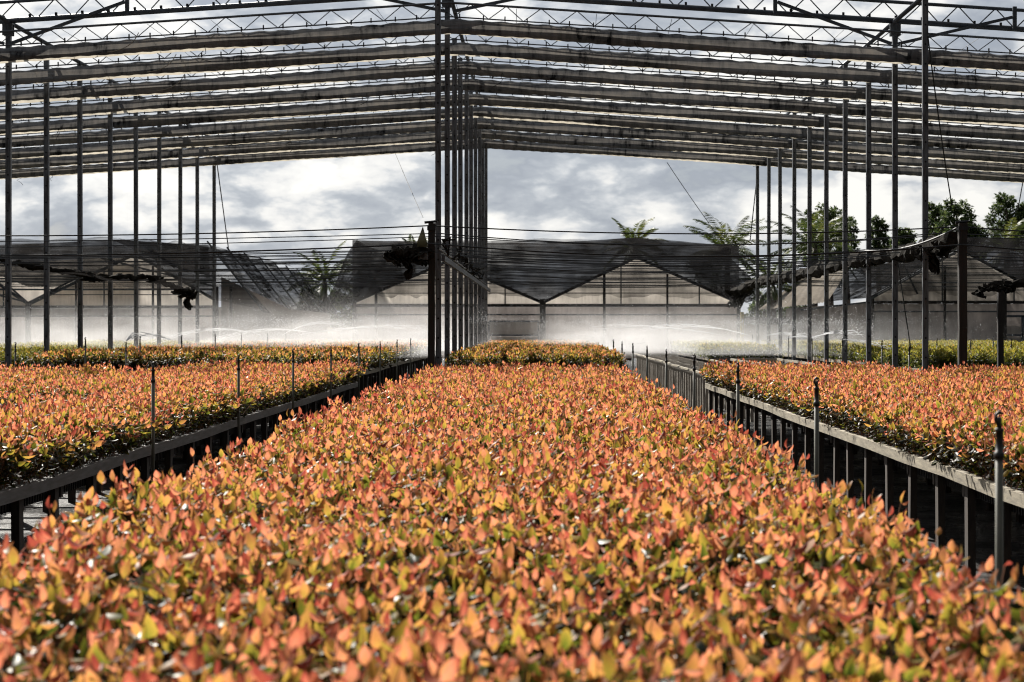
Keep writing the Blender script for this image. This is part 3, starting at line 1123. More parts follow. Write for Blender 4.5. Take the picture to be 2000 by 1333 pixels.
for (a, b) in (((1960, 618), (2040, 618)), ((1960, 655), (2040, 655)), ((1996, 618), (1996, 700))):
    beam_px(mb, a, b, 0.08, -0.1, 0.06)
mb.build('panel_frame', M_PIPE, dn)
add_film(gr_, 'pale_panel', [(1962, 690), (2040, 690), (2040, 660), (1962, 660)], M_PANEL, -0.045, 0.02)

# a small pump shed glimpsed between the greenhouses
sh = empty('shed', (0, 0, 0))
tag(sh, 'low pale shed with yellow post between middle and right greenhouses', 'shed')


def s_poly(name, pts, mat, y, dep):
    mb = MB()
    q = [P(u, v, y) for u, v in pts]
    b = [p + Vector((0, dep, 0)) for p in q]
    mb.poly(q); mb.poly(b[::-1])
    for i in range(len(q)):
        j = (i + 1) % len(q)
        mb.quad(q[j], q[i], b[i], b[j])
    return mb.build(name, mat, sh)


s_poly('wall', [(1430, 665), (1540, 665), (1540, 634), (1430, 634)], M_PANEL, 88, 4)
s_poly('roof', [(1425, 632), (1545, 632), (1545, 622), (1425, 618)], M_WOOD_DARK, 87.8, 5)
s_poly('yellow_post', [(1447, 668), (1453, 668), (1453, 610), (1447, 610)], mat_simple('yellow_paint', (0.45, 0.36, 0.05), 0.6), 86, 0.15)


# ------------------------------------------------------------------ seedling benches
def tube_mesh(seed=0):
    mb = MB()
    return mb


ME_LEG = {}


def leg_mesh(h, mat, w=(0.05, 0.10)):
    key = (round(h, 3), mat.name)
    if key not in ME_LEG:
        mb = MB()
        mb.box((-w[0] / 2, -w[1] / 2, 0), (w[0] / 2, w[1] / 2, h))
        ME_LEG[key] = mb.mesh('leg', mat)
    return ME_LEG[key]


def wavy_bar(p0, p1, wx, wz, seg, amp, mat, name, parent):
    mb = MB()
    p0, p1 = Vector(p0), Vector(p1)
    n = max(1, int((p1 - p0).length / seg))
    pts = []
    for i in range(n + 1):
        p = p0.lerp(p1, i / n)
        pts.append(p + Vector((random.uniform(-amp, amp) * 0.5, 0, random.uniform(-amp, amp))))
    base = 0
    t = (p1 - p0).normalized()
    s = t.cross(Vector((0, 0, 1))).normalized()
    for p in pts:
        for a, b in ((-1, -1), (1, -1), (1, 1), (-1, 1)):
            mb.v.append(tuple(p + s * a * wx / 2 + Vector((0, 0, b * wz / 2))))
    for i in range(n):
        for k in range(4):
            a, b = i * 4 + k, i * 4 + (k + 1) % 4
            mb.f.append((a, b, b + 4, a + 4))
    mb.f.append((3, 2, 1, 0))
    mb.f.append(tuple(n * 4 + k for k in range(4)))
    return mb.build(name, mat, parent)


def bench(label, x0, x1, y0, y1, ztop, rail_mat, tubes=True, legstep=1.0, mid=True, leg_mat=None, rail_h=0.075, hole=None):
    o = empty('seedling_bench', ((x0 + x1) / 2, y0, 0))
    tag(o, label, 'bench', 'seedling benches of the nursery')
    cx = (x0 + x1) / 2
    lm = leg_mat or M_LEG
    for x in (x0, x1):
        wavy_bar((x - cx, 0, ztop - rail_h / 2), (x - cx, y1 - y0, ztop - rail_h / 2), 0.05, rail_h, 1.5, 0.009, rail_mat, 'rail', o)
    for y in (0.03, y1 - y0 - 0.03):
        mb = MB(); mb.box((x0 - cx + 0.027, y - 0.025, ztop - 0.088), (x1 - cx - 0.027, y + 0.025, ztop - 0.004)); mb.build('end_rail', rail_mat, o)
    n = int((y1 - y0) / legstep)
    xs = [x0 + 0.055, x1 - 0.055] + ([(x0 + x1) / 2] if mid else [])
    cb = MB()
    cb.box((x0 - cx + 0.03, -0.03, ztop - 0.17), (x1 - cx - 0.03, 0.03, ztop - 0.095))
    me_cb = cb.mesh('cross_bar', lm)
    for i in range(n + 1):
        y = 0.12 + i * (y1 - y0 - 0.24) / max(1, n)
        for x in xs:
            link('leg', leg_mesh(ztop - 0.095, lm), o, (x - cx + random.uniform(-.01, .01), y + random.uniform(-.06, .06), 0), (0, R(random.uniform(-.6, .6)), 0))
        link('cross_bar', me_cb, o, (0, y + 0.09, 0))
    if tubes:
        mb = MB()
        def deck(xa, xb, ya, yb):
            mb.quad((xa - cx, ya - y0, ztop - 0.03), (xb - cx, ya - y0, ztop - 0.03), (xb - cx, yb - y0, ztop - 0.03), (xa - cx, yb - y0, ztop - 0.03))
        if hole:
            hx0, hx1, hy0, hy1 = hole
            deck(x0 + 0.03, x1 - 0.03, y0 + 0.06, hy0)
            deck(x0 + 0.03, x1 - 0.03, hy1, y1 - 0.06)
            deck(x0 + 0.03, hx0, hy0, hy1)
            deck(hx1, x1 - 0.03, hy0, hy1)
        else:
            deck(x0 + 0.03, x1 - 0.03, y0 + 0.06, y1 - 0.06)
        L = y1 - y0

        def cone(x, y):
            b = len(mb.v)
            for (zz, r) in ((ztop - 0.035, 0.019), (ztop - 0.165, 0.011)):
                for k in range(4):
                    a = math.pi / 2 * k + 0.78
                    mb.v.append((x + r * math.cos(a), y + r * math.sin(a), zz))
            for k in range(4):
                mb.f.append((b + k, b + (k + 1) % 4, b + 4 + (k + 1) % 4, b + 4 + k))
            mb.f.append((b + 7, b + 6, b + 5, b + 4))
        ny = int(L / 0.066)
        for j in range(ny):
            for side in (0, 1):
                for r in range(3):
                    xx = (x0 + 0.09 + r * 0.066) if side == 0 else (x1 - 0.09 - r * 0.066)
                    cone(xx - cx, 0.09 + j * 0.066)
        for i in range(int((x1 - x0 - 0.2) / 0.066)):
            for r in range(2):
                cone(x0 + 0.1 + i * 0.066 - cx, 0.09 + r * 0.066)
        t = mb.build('tube_tray', M_PLASTIC, o)
        t['kind'] = 'stuff'
    return o


Z1 = 0.71
HOLE = (-5.15, -4.4, 15.5, 21.5)      # unseen gap added in the left bench to let sun onto the ground
BENCH = dict(main=(-1.60, 1.17, 2.6, 32.4), left=(-5.7, -3.07, 3.0, 34.4), left2=(-9.0, -6.45, 12.0, 31.4), right=(2.72, 5.35, 3.0, 33.6), right2=(5.95, 8.6, 10.0, 31.5))
bench('wide bench of coral orange seedlings filling the middle foreground', *BENCH['main'], Z1, M_WOOD_MID)
bench('bench of orange seedlings in the left foreground with a dark grey rail', *BENCH['left'], Z1, M_WOOD_MID, hole=HOLE)
bench('bench of orange seedlings at the left edge, behind the left foreground bench', *BENCH['left2'], Z1, M_WOOD_MID)
bench('bench of orange seedlings in the right foreground with a pale wavy rail', *BENCH['right'], Z1, M_WOOD_GREY)
bench('bench of orange seedlings at the right edge, behind the right foreground bench', *BENCH['right2'], Z1, M_WOOD_GREY)
Z2 = 0.84
FAR = dict(mid=(-1.56, 1.42, 36.0, 67.0), l1=(-5.9, -3.2, 36.2, 67.0), l2=(-9.3, -6.3, 37.5, 67.0), l3=(-14.5, -10.0, 39.0, 67.0),
           r2=(7.15, 9.9, 38.0, 67.0), r3=(10.5, 14.5, 39.5, 67.0), r1=(4.3, 6.0, 52.0, 67.0))
bench('far bench of darker seedlings straight behind the middle foreground bench', *FAR['mid'], Z2, M_WOOD_MID, legstep=2.0)
bench('far bench of dim orange seedlings with fence-like legs left of the middle posts', *FAR['l1'], Z2, M_WOOD_GREY, legstep=0.95)
bench('far bench of dull orange seedlings behind the left foreground benches', *FAR['l2'], Z2, M_WOOD_GREY, legstep=2.0)
bench('far bench of pale green seedlings in the spray at the left edge', *FAR['l3'], Z2, M_WOOD_MID, legstep=2.5)
bench('far bench of yellow green seedlings behind the right row of poles', *FAR['r2'], Z2, M_WOOD_GREY, legstep=2.0)
bench('far bench of yellow green seedlings at the right edge before the greenhouse', *FAR['r3'], Z2, M_WOOD_MID, legstep=2.5)
bench('farthest strip of yellow seedlings behind the empty benches on the right', *FAR['r1'], Z2, M_WOOD_MID, legstep=2.5)
bench('empty bench frame with many thin pale legs, behind the right foreground bench', 2.95, 4.3, 35.0, 64.0, Z2 - .04, M_WOOD_GREY, False, 0.62, leg_mat=M_LEG_PALE, rail_h=0.035)
bench('empty bench frame with pale rails between the fence-like legs and the right poles', 4.75, 5.9, 37.5, 51.0, Z2, M_WOOD_GREY, False, 0.9, leg_mat=M_LEG_PALE, rail_h=0.05)

# ------------------------------------------------------------------ seedlings


class Leafy:
    def __init__(self):
        self.v, self.f, self.t, self.m = [], [], [], []

    def leaf(self, base, dirv, side, L, W, tint, fold=0.35, bend=0.25, lo=False):
        """dirv: along the blade, side: across"""
        dirv = dirv.normalized()
        side = (side - dirv * side.dot(dirv)).normalized()
        nrm = side.cross(dirv)
        st = [(0.0, 0.10), (0.28, 0.86), (0.52, 1.0), (0.78, 0.66), (1.0, 0.0)] if not lo else [(0.0, 0.12), (0.45, 1.0), (1.0, 0.0)]
        b = len(self.v)
        for s, wd in st:
            c = base + dirv * (L * s) - nrm * (bend * L * s * s)
            if wd == 0:
                self.v.append(tuple(c))
                self.t.append(min(1, tint + 0.08))
            else:
                for e in (-1, 0, 1):
                    q = c + side * (e * wd * W / 2) + nrm * (abs(e) * wd * W / 2 * fold)
                    self.v.append(tuple(q))
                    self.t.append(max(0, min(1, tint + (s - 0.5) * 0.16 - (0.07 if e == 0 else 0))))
        n = len(st)
        for i in range(n - 1):
            a = b + i * 3
            if i < n - 2:
                self.f += [(a, a + 1, a + 4, a + 3), (a + 1, a + 2, a + 5, a + 4)]
                self.m += [0, 0]
            else:
                self.f += [(a, a + 1, a + 3), (a + 1, a + 2, a + 3)]
                self.m += [0, 0]

    def stem(self, pts, r0, r1):
        b = len(self.v)
        n = len(pts)
        for i, p in enumerate(pts):
            r = r0 + (r1 - r0) * i / (n - 1)
            for k in range(3):
                a = k * 2.094
                self.v.append((p.x + r * math.cos(a), p.y + r * math.sin(a), p.z))
                self.t.append(0.3)
        for i in range(n - 1):
            for k in range(3):
                a, c = b + i * 3 + k, b + i * 3 + (k + 1) % 3
                self.f.append((a, c, c + 3, a + 3))
                self.m.append(1)

    def mesh(self, name, mats):
        me = bpy.data.meshes.new(name)
        me.from_pydata(self.v, [], self.f)
        for m in mats:
            me.materials.append(m)
        at = me.attributes.new('tint', 'FLOAT', 'POINT')
        at.data.foreach_set('value', np.array(self.t, dtype=np.float32))
        me.polygons.foreach_set('material_index', self.m)
        me.polygons.foreach_set('use_smooth', [True] * len(me.polygons))
        me.update()
        return me


def seedling(lf, rnd, origin, hgt, lo=False, stem=True, npair=8, green=False, leafL=0.053):
    lean = Vector((rnd.gauss(0, 0.07), rnd.gauss(0, 0.07), 1))
    top = origin + Vector((lean.x * hgt, lean.y * hgt, hgt))
    if stem:
        lf.stem([origin.lerp(top, i / 3) for i in range(4)], 0.0026, 0.0012)
    a0 = rnd.uniform(0, 6.28)
    for i in range(npair):
        t = 0.2 + 0.8 * (i / (npair - 1)) ** 0.85
        base = origin.lerp(top, t)
        a = a0 + i * (math.pi / 2) + rnd.uniform(-.5, .5)
        for s in (0, 1):
            if rnd.random() < 0.08:
                continue
            aa = a + s * math.pi + rnd.uniform(-.35, .35)
            young = max(0.0, (t - 0.58) / 0.42)
            el = R(rnd.uniform(-25, 30)) + young * R(rnd.uniform(-8, 76))
            dv = Vector((math.cos(aa) * math.cos(el), math.sin(aa) * math.cos(el), math.sin(el)))
            sd_ = Vector((-math.sin(aa), math.cos(aa), rnd.uniform(-.6, .6)))
            L = leafL * rnd.uniform(0.68, 1.3) * (1 - 0.34 * young ** 2)
            W = L * rnd.uniform(0.42, 0.68)
            if green:
                tint = 0.22 + 0.38 * young + rnd.uniform(-.15, .2)
            else:
                tint = -0.11 + 0.32 * min(1, t / 0.62) + 0.60 * young ** 1.0 + rnd.uniform(-.2, .2)  # lower leaves greener, and darkened further for shade in the canopy gaps
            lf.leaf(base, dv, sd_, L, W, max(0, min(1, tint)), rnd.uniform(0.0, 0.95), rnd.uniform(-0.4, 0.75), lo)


rnd = random.Random(21)
PROTO = []
for i in range(24):
    lf = Leafy()
    seedling(lf, rnd, Vector((0, 0, 0)), rnd.uniform(0.2, 0.33), False, True, rnd.choice([5, 6, 6, 7]))
    PROTO.append(lf)
FOL = [p.mesh('foliage', [M_LEAF, M_STEM]) for p in PROTO]


def clump(green, seed, dull=1.0):
    r_ = random.Random(seed)
    lf = Leafy()
    for i in range(9):
        o = Vector((r_.uniform(-.14, .14), r_.uniform(-.14, .14), 0))
        seedling(lf, r_, o, r_.uniform(0.2, 0.31), True, False, 6, green, 0.072)
    k_ = 1.0
    out_t = []
    for i, x in enumerate(lf.t):
        if i % 21 == 0:
            k_ = r_.choice((0.98, 0.8, 0.5, 0.35)) if dull < 1 else 1.0  # muted orange and green mix, tint also lowered for the unlit bench fronts
        out_t.append(x * k_)
    lf.t = out_t
    return lf.mesh('clump', [M_LEAF_GREEN if green else M_LEAF, M_STEM])


def points_in(x0, x1, y0, y1, step, z, jit=0.4, margin=0.02):
    nx = max(1, int((x1 - x0 - 2 * margin) / step))
    ny = max(1, int((y1 - y0 - 2 * margin) / step))
    gx, gy = np.meshgrid((np.arange(nx) + 0.5) / nx, (np.arange(ny) + 0.5) / ny)
    p = np.zeros((nx * ny, 3))
    p[:, 0] = x0 + margin + (x1 - x0 - 2 * margin) * gx.ravel() + rng.uniform(-jit, jit, nx * ny) * step
    p[:, 1] = y0 + margin + (y1 - y0 - 2 * margin) * gy.ravel() + rng.uniform(-jit, jit, nx * ny) * step
    p[:, 2] = z
    return p


def scatter(name, pts, meshes, label, cat, tall, smin, smax, tilt=0.16, edge=None):
    """one object whose geometry nodes set the seedlings on its points"""
    col = bpy.data.collections.new(name + '_kinds')
    for me in meshes:
        col.objects.link(bpy.data.objects.new('seedling_kind', me))
    n = len(pts)
    me = bpy.data.meshes.new(name)
    me.from_pydata(pts.tolist(), [], [])
    rot = np.zeros((n, 3), dtype=np.float32)
    rot[:, 0] = rng.normal(0, tilt, n)
    rot[:, 1] = rng.normal(0, tilt, n)
    rot[:, 2] = rng.uniform(0, 6.283, n)
    if edge is not None:
        k = len(edge)
        rot[-k:, 0] = rng.normal(0, 0.3, k)
        rot[-k:, 1] = edge
        rot[-k:, 2] = rng.normal(0, 0.5, k)
    # slow swells of the canopy
    sw = 0.5 + 0.25 * np.sin(pts[:, 0] * 3.1 + pts[:, 1] * 0.9) + 0.25 * np.sin(pts[:, 1] * 2.3 - pts[:, 0] * 1.7)
    s = (smin + (smax - smin) * (0.5 * sw + 0.5 * rng.uniform(0, 1, n))).astype(np.float32)
    for nm, ty, arr in (('rot', 'FLOAT_VECTOR', rot), ('sc', 'FLOAT', s), ('vi', 'INT', rng.integers(0, len(meshes), n).astype(np.int32))):
        at = me.attributes.new(nm, ty, 'POINT')
        at.data.foreach_set('vector' if ty == 'FLOAT_VECTOR' else 'value', arr.ravel())
    o = link(name, me)
    tag(o, label, cat, None, 'stuff')
    ng = bpy.data.node_groups.new(name, 'GeometryNodeTree')
    ng.interface.new_socket('Geometry', in_out='INPUT', socket_type='NodeSocketGeometry')
    ng.interface.new_socket('Geometry', in_out='OUTPUT', socket_type='NodeSocketGeometry')
    N = ng.nodes
    gi, go = N.new('NodeGroupInput'), N.new('NodeGroupOutput')
    ci = N.new('GeometryNodeCollectionInfo')
    ci.inputs['Collection'].default_value = col
    ci.inputs['Separate Children'].default_value = True
    ci.inputs['Reset Children'].default_value = True
    ip = N.new('GeometryNodeInstanceOnPoints')
    ip.inputs['Pick Instance'].default_value = True

    def attr(nm, ty):
        a = N.new('GeometryNodeInputNamedAttribute')
        a.data_type = ty
        a.inputs['Name'].default_value = nm
        return a.outputs['Attribute']
    ng.links.new(gi.outputs[0], ip.inputs['Points'])
    ng.links.new(ci.outputs[0], ip.inputs['Instance'])
    ng.links.new(attr('vi', 'INT'), ip.inputs['Instance Index'])
    ng.links.new(attr('rot', 'FLOAT_VECTOR'), ip.inputs['Rotation'])
    ng.links.new(attr('sc', 'FLOAT'), ip.inputs['Scale'])
    ng.links.new(ip.outputs[0], go.inputs[0])
    md = o.modifiers.new('scatter', 'NODES')
    md.node_group = ng
    return o


STEP = 0.063
pm = points_in(*BENCH['main'], STEP, Z1 - 0.01)
order = np.argsort(pm[:, 1])
pm = pm[order]
uu = VU + F * pm[:, 0] / pm[:, 1]
vv = VV + F * (EYE - 1.0) / pm[:, 1]
vis = (uu > -25) & (uu < 2025) & (vv < 1400)
idx = np.nonzero(vis)[0][:300]
ind = pm[idx]
rest = np.delete(pm, idx, axis=0)
SEED_GROUP = 'coral seedlings in the front rows of the middle bench'
SEED_LABEL = 'coral and green leaved seedling in the dense front rows of the middle bench'
protos = []
for me in FOL:
    protos.append(me)
first = None
for i, p in enumerate(ind):
    sw = 0.5 + 0.25 * math.sin(p[0] * 3.1 + p[1] * 0.9) + 0.25 * math.sin(p[1] * 2.3 - p[0] * 1.7)
    s = 0.8 + 0.45 * (0.5 * sw + 0.5 * random.random())
    if first is None:
        first = link('seedling', protos[0])
        tag(first, SEED_LABEL, 'seedling', SEED_GROUP)
        o = first
    else:
        o = first.copy()
        o.data = protos[random.randrange(len(protos))]
        COL.objects.link(o)
    o.location = p
    o.rotation_euler = (random.gauss(0, .1), random.gauss(0, .1), random.uniform(0, 6.28))
    o.scale = (s, s, s)

pts = [rest]
for k in ('left', 'left2', 'right', 'right2'):
    x0, x1, y0, y1 = BENCH[k]
    y0v = {'left': 9.5, 'left2': 20.0, 'right': 10.0, 'right2': 21.0}[k]
    q = points_in(x0, x1, y0v, y1, STEP, Z1 - 0.01)
    if k == 'left':
        q = q[~((q[:, 0] > HOLE[0]) & (q[:, 0] < HOLE[1]) & (q[:, 1] > HOLE[2]) & (q[:, 1] < HOLE[3]))]
    pts.append(q)
# plants along the rails lean out over them
etilt = []
for k in ('main', 'left', 'left2', 'right', 'right2'):
    x0, x1, y0, y1 = BENCH[k]
    y0v = {'main': 2.7, 'left': 9.5, 'left2': 20.0, 'right': 10.0, 'right2': 21.0}[k]
    for side, xx in ((-1, x0), (1, x1)):
        n = int((y1 - y0v) / 0.055)
        q = np.zeros((n, 3))
        q[:, 0] = xx - side * rng.uniform(0.01, 0.11, n)
        q[:, 1] = rng.uniform(y0v, y1, n)
        q[:, 2] = Z1 - 0.01
        pts.append(q)
        etilt.append(side * (rng.uniform(0.2, 0.75, n) if k != 'main' else rng.uniform(-.05, 0.3, n)))
etilt = np.concatenate(etilt)
near = np.concatenate(pts)
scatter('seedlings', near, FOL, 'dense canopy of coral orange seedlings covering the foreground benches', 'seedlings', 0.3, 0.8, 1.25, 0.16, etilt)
fpts = []
for k in ('mid', 'l1', 'l2'):
    fpts.append(points_in(*FAR[k], 0.19, Z2 - 0.01, 0.35, 0.0))
scatter('far_seedlings', np.concatenate(fpts), [clump(False, 100 + i, 0.74) for i in range(8)], 'dense dim orange seedlings covering the far benches behind the cross aisle', 'seedlings', 0.3, 0.9, 1.2, 0.08)
fpts = []
for k in ('l3', 'r1', 'r2', 'r3'):
    fpts.append(points_in(*FAR[k], 0.19, Z2 - 0.01, 0.35, 0.0))
scatter('green_seedlings', np.concatenate(fpts), [clump(True, 200 + i) for i in range(8)], 'dense yellow green seedlings covering the far right and far left benches', 'seedlings', 0.3, 0.9, 1.2, 0.08)


# ------------------------------------------------------------------ sprinkler risers
def riser_proto():
    mb = MB(); mb.tube([(0, 0, 0), (0, 0, 0.6), (0, 0, 1.22)], 0.0135, 8)
    pipe = mb.mesh('pipe', M_RISER, True)
    mb = MB()
    mb.tube([(0, 0, 0), (0, 0, 0.02), (0, 0, 0.022), (0, 0, 0.085), (0, 0, 0.088), (0, 0, 0.10)], [0.018, 0.018, 0.013, 0.012, 0.016, 0.015], 8)
    col_ = mb.mesh('coupling', M_NOZZLE, True)
    mb = MB()
    mb.tube([(0, 0, 0), (0.008, 0, 0.015), (0.015, 0, 0.027), (0.012, 0, 0.044), (0, 0, 0.052), (-0.014, 0, 0.046)], [0.005, 0.005, 0.005, 0.006, 0.007, 0.005], 6)
    mb.tube([(0, 0, -0.01), (0, 0, 0.035)], 0.009, 6)
    noz = mb.mesh('nozzle', M_NOZZLE, True)
    return pipe, col_, noz


PIPE, COUP, NOZ = riser_proto()


def riser(x, y, ztop, label, group, rz=0.0):
    o = empty('sprinkler_riser', (x, y, 0), rz)
    tag(o, label, 'sprinkler', group)
    s = link('pipe', PIPE, o)
    s.scale.z = (ztop - 0.17) / 1.22
    link('coupling', COUP, o, (0, 0, ztop - 0.17))
    link('nozzle', NOZ, o, (0, 0, ztop - 0.07))
    return o


SPR = []
for i in range(8):
    y = 15.8 + 4.47 * i
    riser(-2.99, y, 1.385, 'thin sprinkler riser, %s along the left aisle beside the left bench' % ORD[i], 'sprinkler risers of the left aisle', random.uniform(0, 6))
for i in range(9):
    y = 6.72 + 4.45 * i
    riser(1.505, y, 1.385, 'thin sprinkler riser, %s along the right aisle beside the middle bench' % ORD[i], 'sprinkler risers of the right aisle', random.uniform(0, 6))
    if y > 45:
        SPR.append((1.5, y))
for i in range(8):
    y = 33.4 + 4.47 * i
    riser(-7.45 + random.uniform(-.05, .05), y, 1.48, 'thin sprinkler riser, %s of the row behind the left benches' % ORD[i], 'sprinkler risers behind the left benches', random.uniform(0, 6))
    if y > 40:
        SPR.append((-7.45, y))
for i, (u, v, y) in enumerate(((30, 667, 33.5), (246, 667, 34.6))):
    riser((u - VU) * y / F, y, EYE - (v - VV) * y / F, ('thin dark sprinkler riser beside the nearest left pole', 'thin dark sprinkler riser between the third and fourth left poles at the bench end')[i], 'sprinkler risers behind the left benches')
for i in range(7):
    y = 36.5 + 4.47 * i
    riser(6.05 + random.uniform(-.04, .04), y, 1.42, 'thin sprinkler riser, %s of the row beside the right poles' % ORD[i], 'sprinkler risers beside the right poles', random.uniform(0, 6))
    if y > 40:
        SPR.append((6.05, y))
for i, (u, v, y) in enumerate(((1776, 672, 33.0), (1887, 674, 33.5), (1830, 659, 44.0), (1940, 656, 46.0), (1975, 661, 41.0), (1896, 661, 41.5))):
    lab = ['thin sprinkler riser just left of the nearest tall right pole', 'thin sprinkler riser close behind the thick right front post', 'thin sprinkler riser in yellow green seedlings left of the thick right post',
           'thin sprinkler riser before the pale greenhouse wall near the right edge', 'thin sprinkler riser nearest the right edge of the picture', 'thin sprinkler riser in yellow green seedlings right of the thick right post'][i]
    riser((u - VU) * y / F, y, EYE - (v - VV) * y / F, lab, 'sprinkler risers among the yellow green seedlings')


# ------------------------------------------------------------------ trees behind
def frond(lf, origin, az, el, L, droop, tint, wl, n=34):
    rnd_ = random
    p = Vector(origin)
    dz = el
    step = L / n
    ax = Vector((math.cos(az), math.sin(az), 0))
    side = Vector((-math.sin(az), math.cos(az), 0))
    prev = p.copy()
    for i in range(n):
        e = dz - droop * (i / n) ** 1.4
        dv = ax * math.cos(e) + Vector((0, 0, math.sin(e)))
        p = prev + dv * step
        t = i / n
        ln = wl * math.sin(math.pi * (0.12 + 0.86 * t)) ** 0.7
        if i > 2:
            for s in (-1, 1):
                d2 = (dv * 0.85 + side * s * 0.8 + Vector((0, 0, -0.35 - rnd_.uniform(0, .35)))).normalized()
                lf.leaf(prev, d2, dv, ln * rnd_.uniform(.8, 1.1), 0.052, max(0, min(1, tint + rnd_.uniform(-.15, .15))), 0.2, 0.15, True)
        prev = p
    # rachis
    b = len(lf.v)


def palm(u, v, Y, rad, label, seed, nf=22, group='palms beyond the greenhouses'):
    random.seed(seed)
    c = P(u, v, Y)
    root = empty('palm_tree', (c.x, c.y, 0))
    tag(root, label, 'palm', group)
    mb = MB()
    pts = [(0.25 * math.sin(i * .2), 0, c.z * i / 10) for i in range(11)]
    off = pts[-1][0]
    mb.tube([(x - off, y, z) for x, y, z in pts], [0.17 - 0.06 * i / 10 for i in range(11)], 8)
    mb.build('trunk', M_BARK, root, smooth=True)
    lf = Leafy()
    nf = int(nf * 1.1)
    for k in range(nf):
        az = k * 2.399 + random.uniform(-.3, .3)
        t = k / nf
        el = R(84 - 100 * t + random.uniform(-10, 10))
        frond(lf, (0, 0, c.z), az, el, rad * random.uniform(0.95, 1.3), R(50 + 30 * random.random()), 0.35 + 0.5 * random.random() * (1 - t), rad * 0.27)
    link('crown', lf.mesh('crown', [M_PALM, M_STEM]), root)
    mb = MB()
    for k in range(9):
        az = k * 0.7
        mb.tube([(0, 0, c.z - .15), (0.12 * math.cos(az), 0.12 * math.sin(az), c.z + 0.35)], [0.05, 0.02], 5)
    mb.build('leaf_base', M_BARK, root)


palm(1420, 494, 94, 2.05, 'coconut palm with wide fronds behind the right end of the middle greenhouse', 31, 26)
palm(1592, 486, 92, 2.1, 'tall coconut palm behind the right poles, between the middle and right greenhouses', 32, 28)
palm(634, 552, 96, 1.9, 'low palm behind the gap between the left and middle greenhouses', 33, 24)
palm(1236, 486, 98, 1.6, 'palm with only its top fronds showing over the middle greenhouse net', 34, 22)
palm(1968, 490, 98, 1.7, 'palm over the right greenhouse at the right edge', 35, 22)
palm(1510, 560, 90, 1.6, 'low palm whose fronds hang beside the pleated net', 36, 20)
palm(806, 496, 98, 1.0, 'small palm with tips showing over the net near the middle post', 37, 16)


def tree(u, v_top, v_mid, wid, Y, label, seed, n0=2600, group='broad trees beyond the greenhouses'):
    n = int(n0 * 1.25)
    r_ = random.Random(seed)
    top = P(u, v_top, Y)
    root = empty('bush' if group.startswith('bush') else 'gum_tree', (top.x, Y, 0))
    tag(root, label, 'bush' if group.startswith('bush') else 'tree', group)
    s = Y / F
    half = wid * s / 2
    ztop = top.z
    zb = EYE - (v_mid - VV) * s
    H = ztop - zb
    mb = MB()
    mb.tube([(0, 0, 0), (0.06, 0, zb * .5), (-0.05, 0.05, zb), (0.03, 0, zb + H * .5), (0, 0, ztop - .3)], [0.2, 0.16, 0.12, 0.07, 0.02], 7)
    cl_ = []
    nb = 18
    for k in range(nb):
        t = (k + 0.5) / nb
        a = k * 2.4
        rr = half * (0.35 + 0.65 * math.sin(math.pi * min(1, 0.16 + 0.66 * t))) * r_.uniform(0.5, 1.0) * (1.0 if t < .85 else .7)
        c = Vector((rr * math.cos(a), rr * math.sin(a), zb + H * (0.02 + 0.93 * t)))
        cl_.append((c, half * r_.uniform(0.26, 0.42)))
        mb.tube([(0, 0, c.z - 0.5 * rr - .2), (c.x * .6, c.y * .6, c.z - .12), (c.x, c.y, c.z)], [0.05, 0.03, 0.012], 5)
    mb.build('trunk', M_BARK, root, smooth=True)
    lf = Leafy()
    for i in range(n):
        c, rad = cl_[r_.randrange(nb)]
        d_ = Vector((r_.gauss(0, 1), r_.gauss(0, 1), r_.gauss(0, 1))).normalized()
        p = c + d_ * rad * r_.uniform(0.25, 1.0) * Vector((1, 1, 0.8)).length / 1.6
        dv = (d_ + Vector((r_.uniform(-1, 1), r_.uniform(-1, 1), r_.uniform(-1.2, .4)))).normalized()
        sd_ = Vector((r_.uniform(-1, 1), r_.uniform(-1, 1), r_.uniform(-1, 1)))
        lf.leaf(p, dv, sd_, r_.uniform(0.13, 0.25), r_.uniform(0.07, 0.12), r_.uniform(0.0, 1.0), 0.15, 0.2, True)
    link('crown', lf.mesh('crown', [M_TREE, M_BARK]), root)


tree(1622, 400, 520, 62, 118, 'tall dark tree behind the palm among the right poles', 51)
tree(1585, 408, 520, 40, 122, 'narrow dark tree left of the tall tree among the right poles', 52, 1600)
tree(1655, 420, 520, 46, 120, 'dark tree right of the tall tree among the right poles', 53, 1800)
tree(1716, 425, 500, 38, 115, 'small round tree between the second and third right poles', 54, 1500)
tree(1764, 446, 500, 44, 112, 'low bright green tree between the first two right poles', 55, 1500)
tree(1828, 396, 500, 52, 116, 'tall tree just right of the nearest right pole', 56, 2200)
tree(1868, 392, 500, 74, 114, 'broad tree above the thick right post', 57, 3200)
tree(1905, 440, 500, 46, 114, 'low dark tree right of the thick right post', 58, 1600)
tree(1966, 380, 480, 66, 116, 'tall pointed tree near the right edge', 59, 2600)
tree(2003, 400, 490, 50, 116, 'tree cut by the right edge of the picture', 60, 1800)

for i, (u, vt, wd, lab) in enumerate(((610, 560, 60, 'dark bush in the gap left of the low palm, behind the spray'), (668, 572, 70, 'dark bush in the gap right of the low palm, behind the spray'),
                                       (1492, 575, 70, 'dark bush under the low palm beside the pleated net'), (1556, 590, 60, 'dark bush behind the pale pleated net'))):
    tree(u, vt, 668, wd, 104, lab, 70 + i, 1800, 'bushes beyond the greenhouses')

# ------------------------------------------------------------------ sprinkler water
random.seed(5)


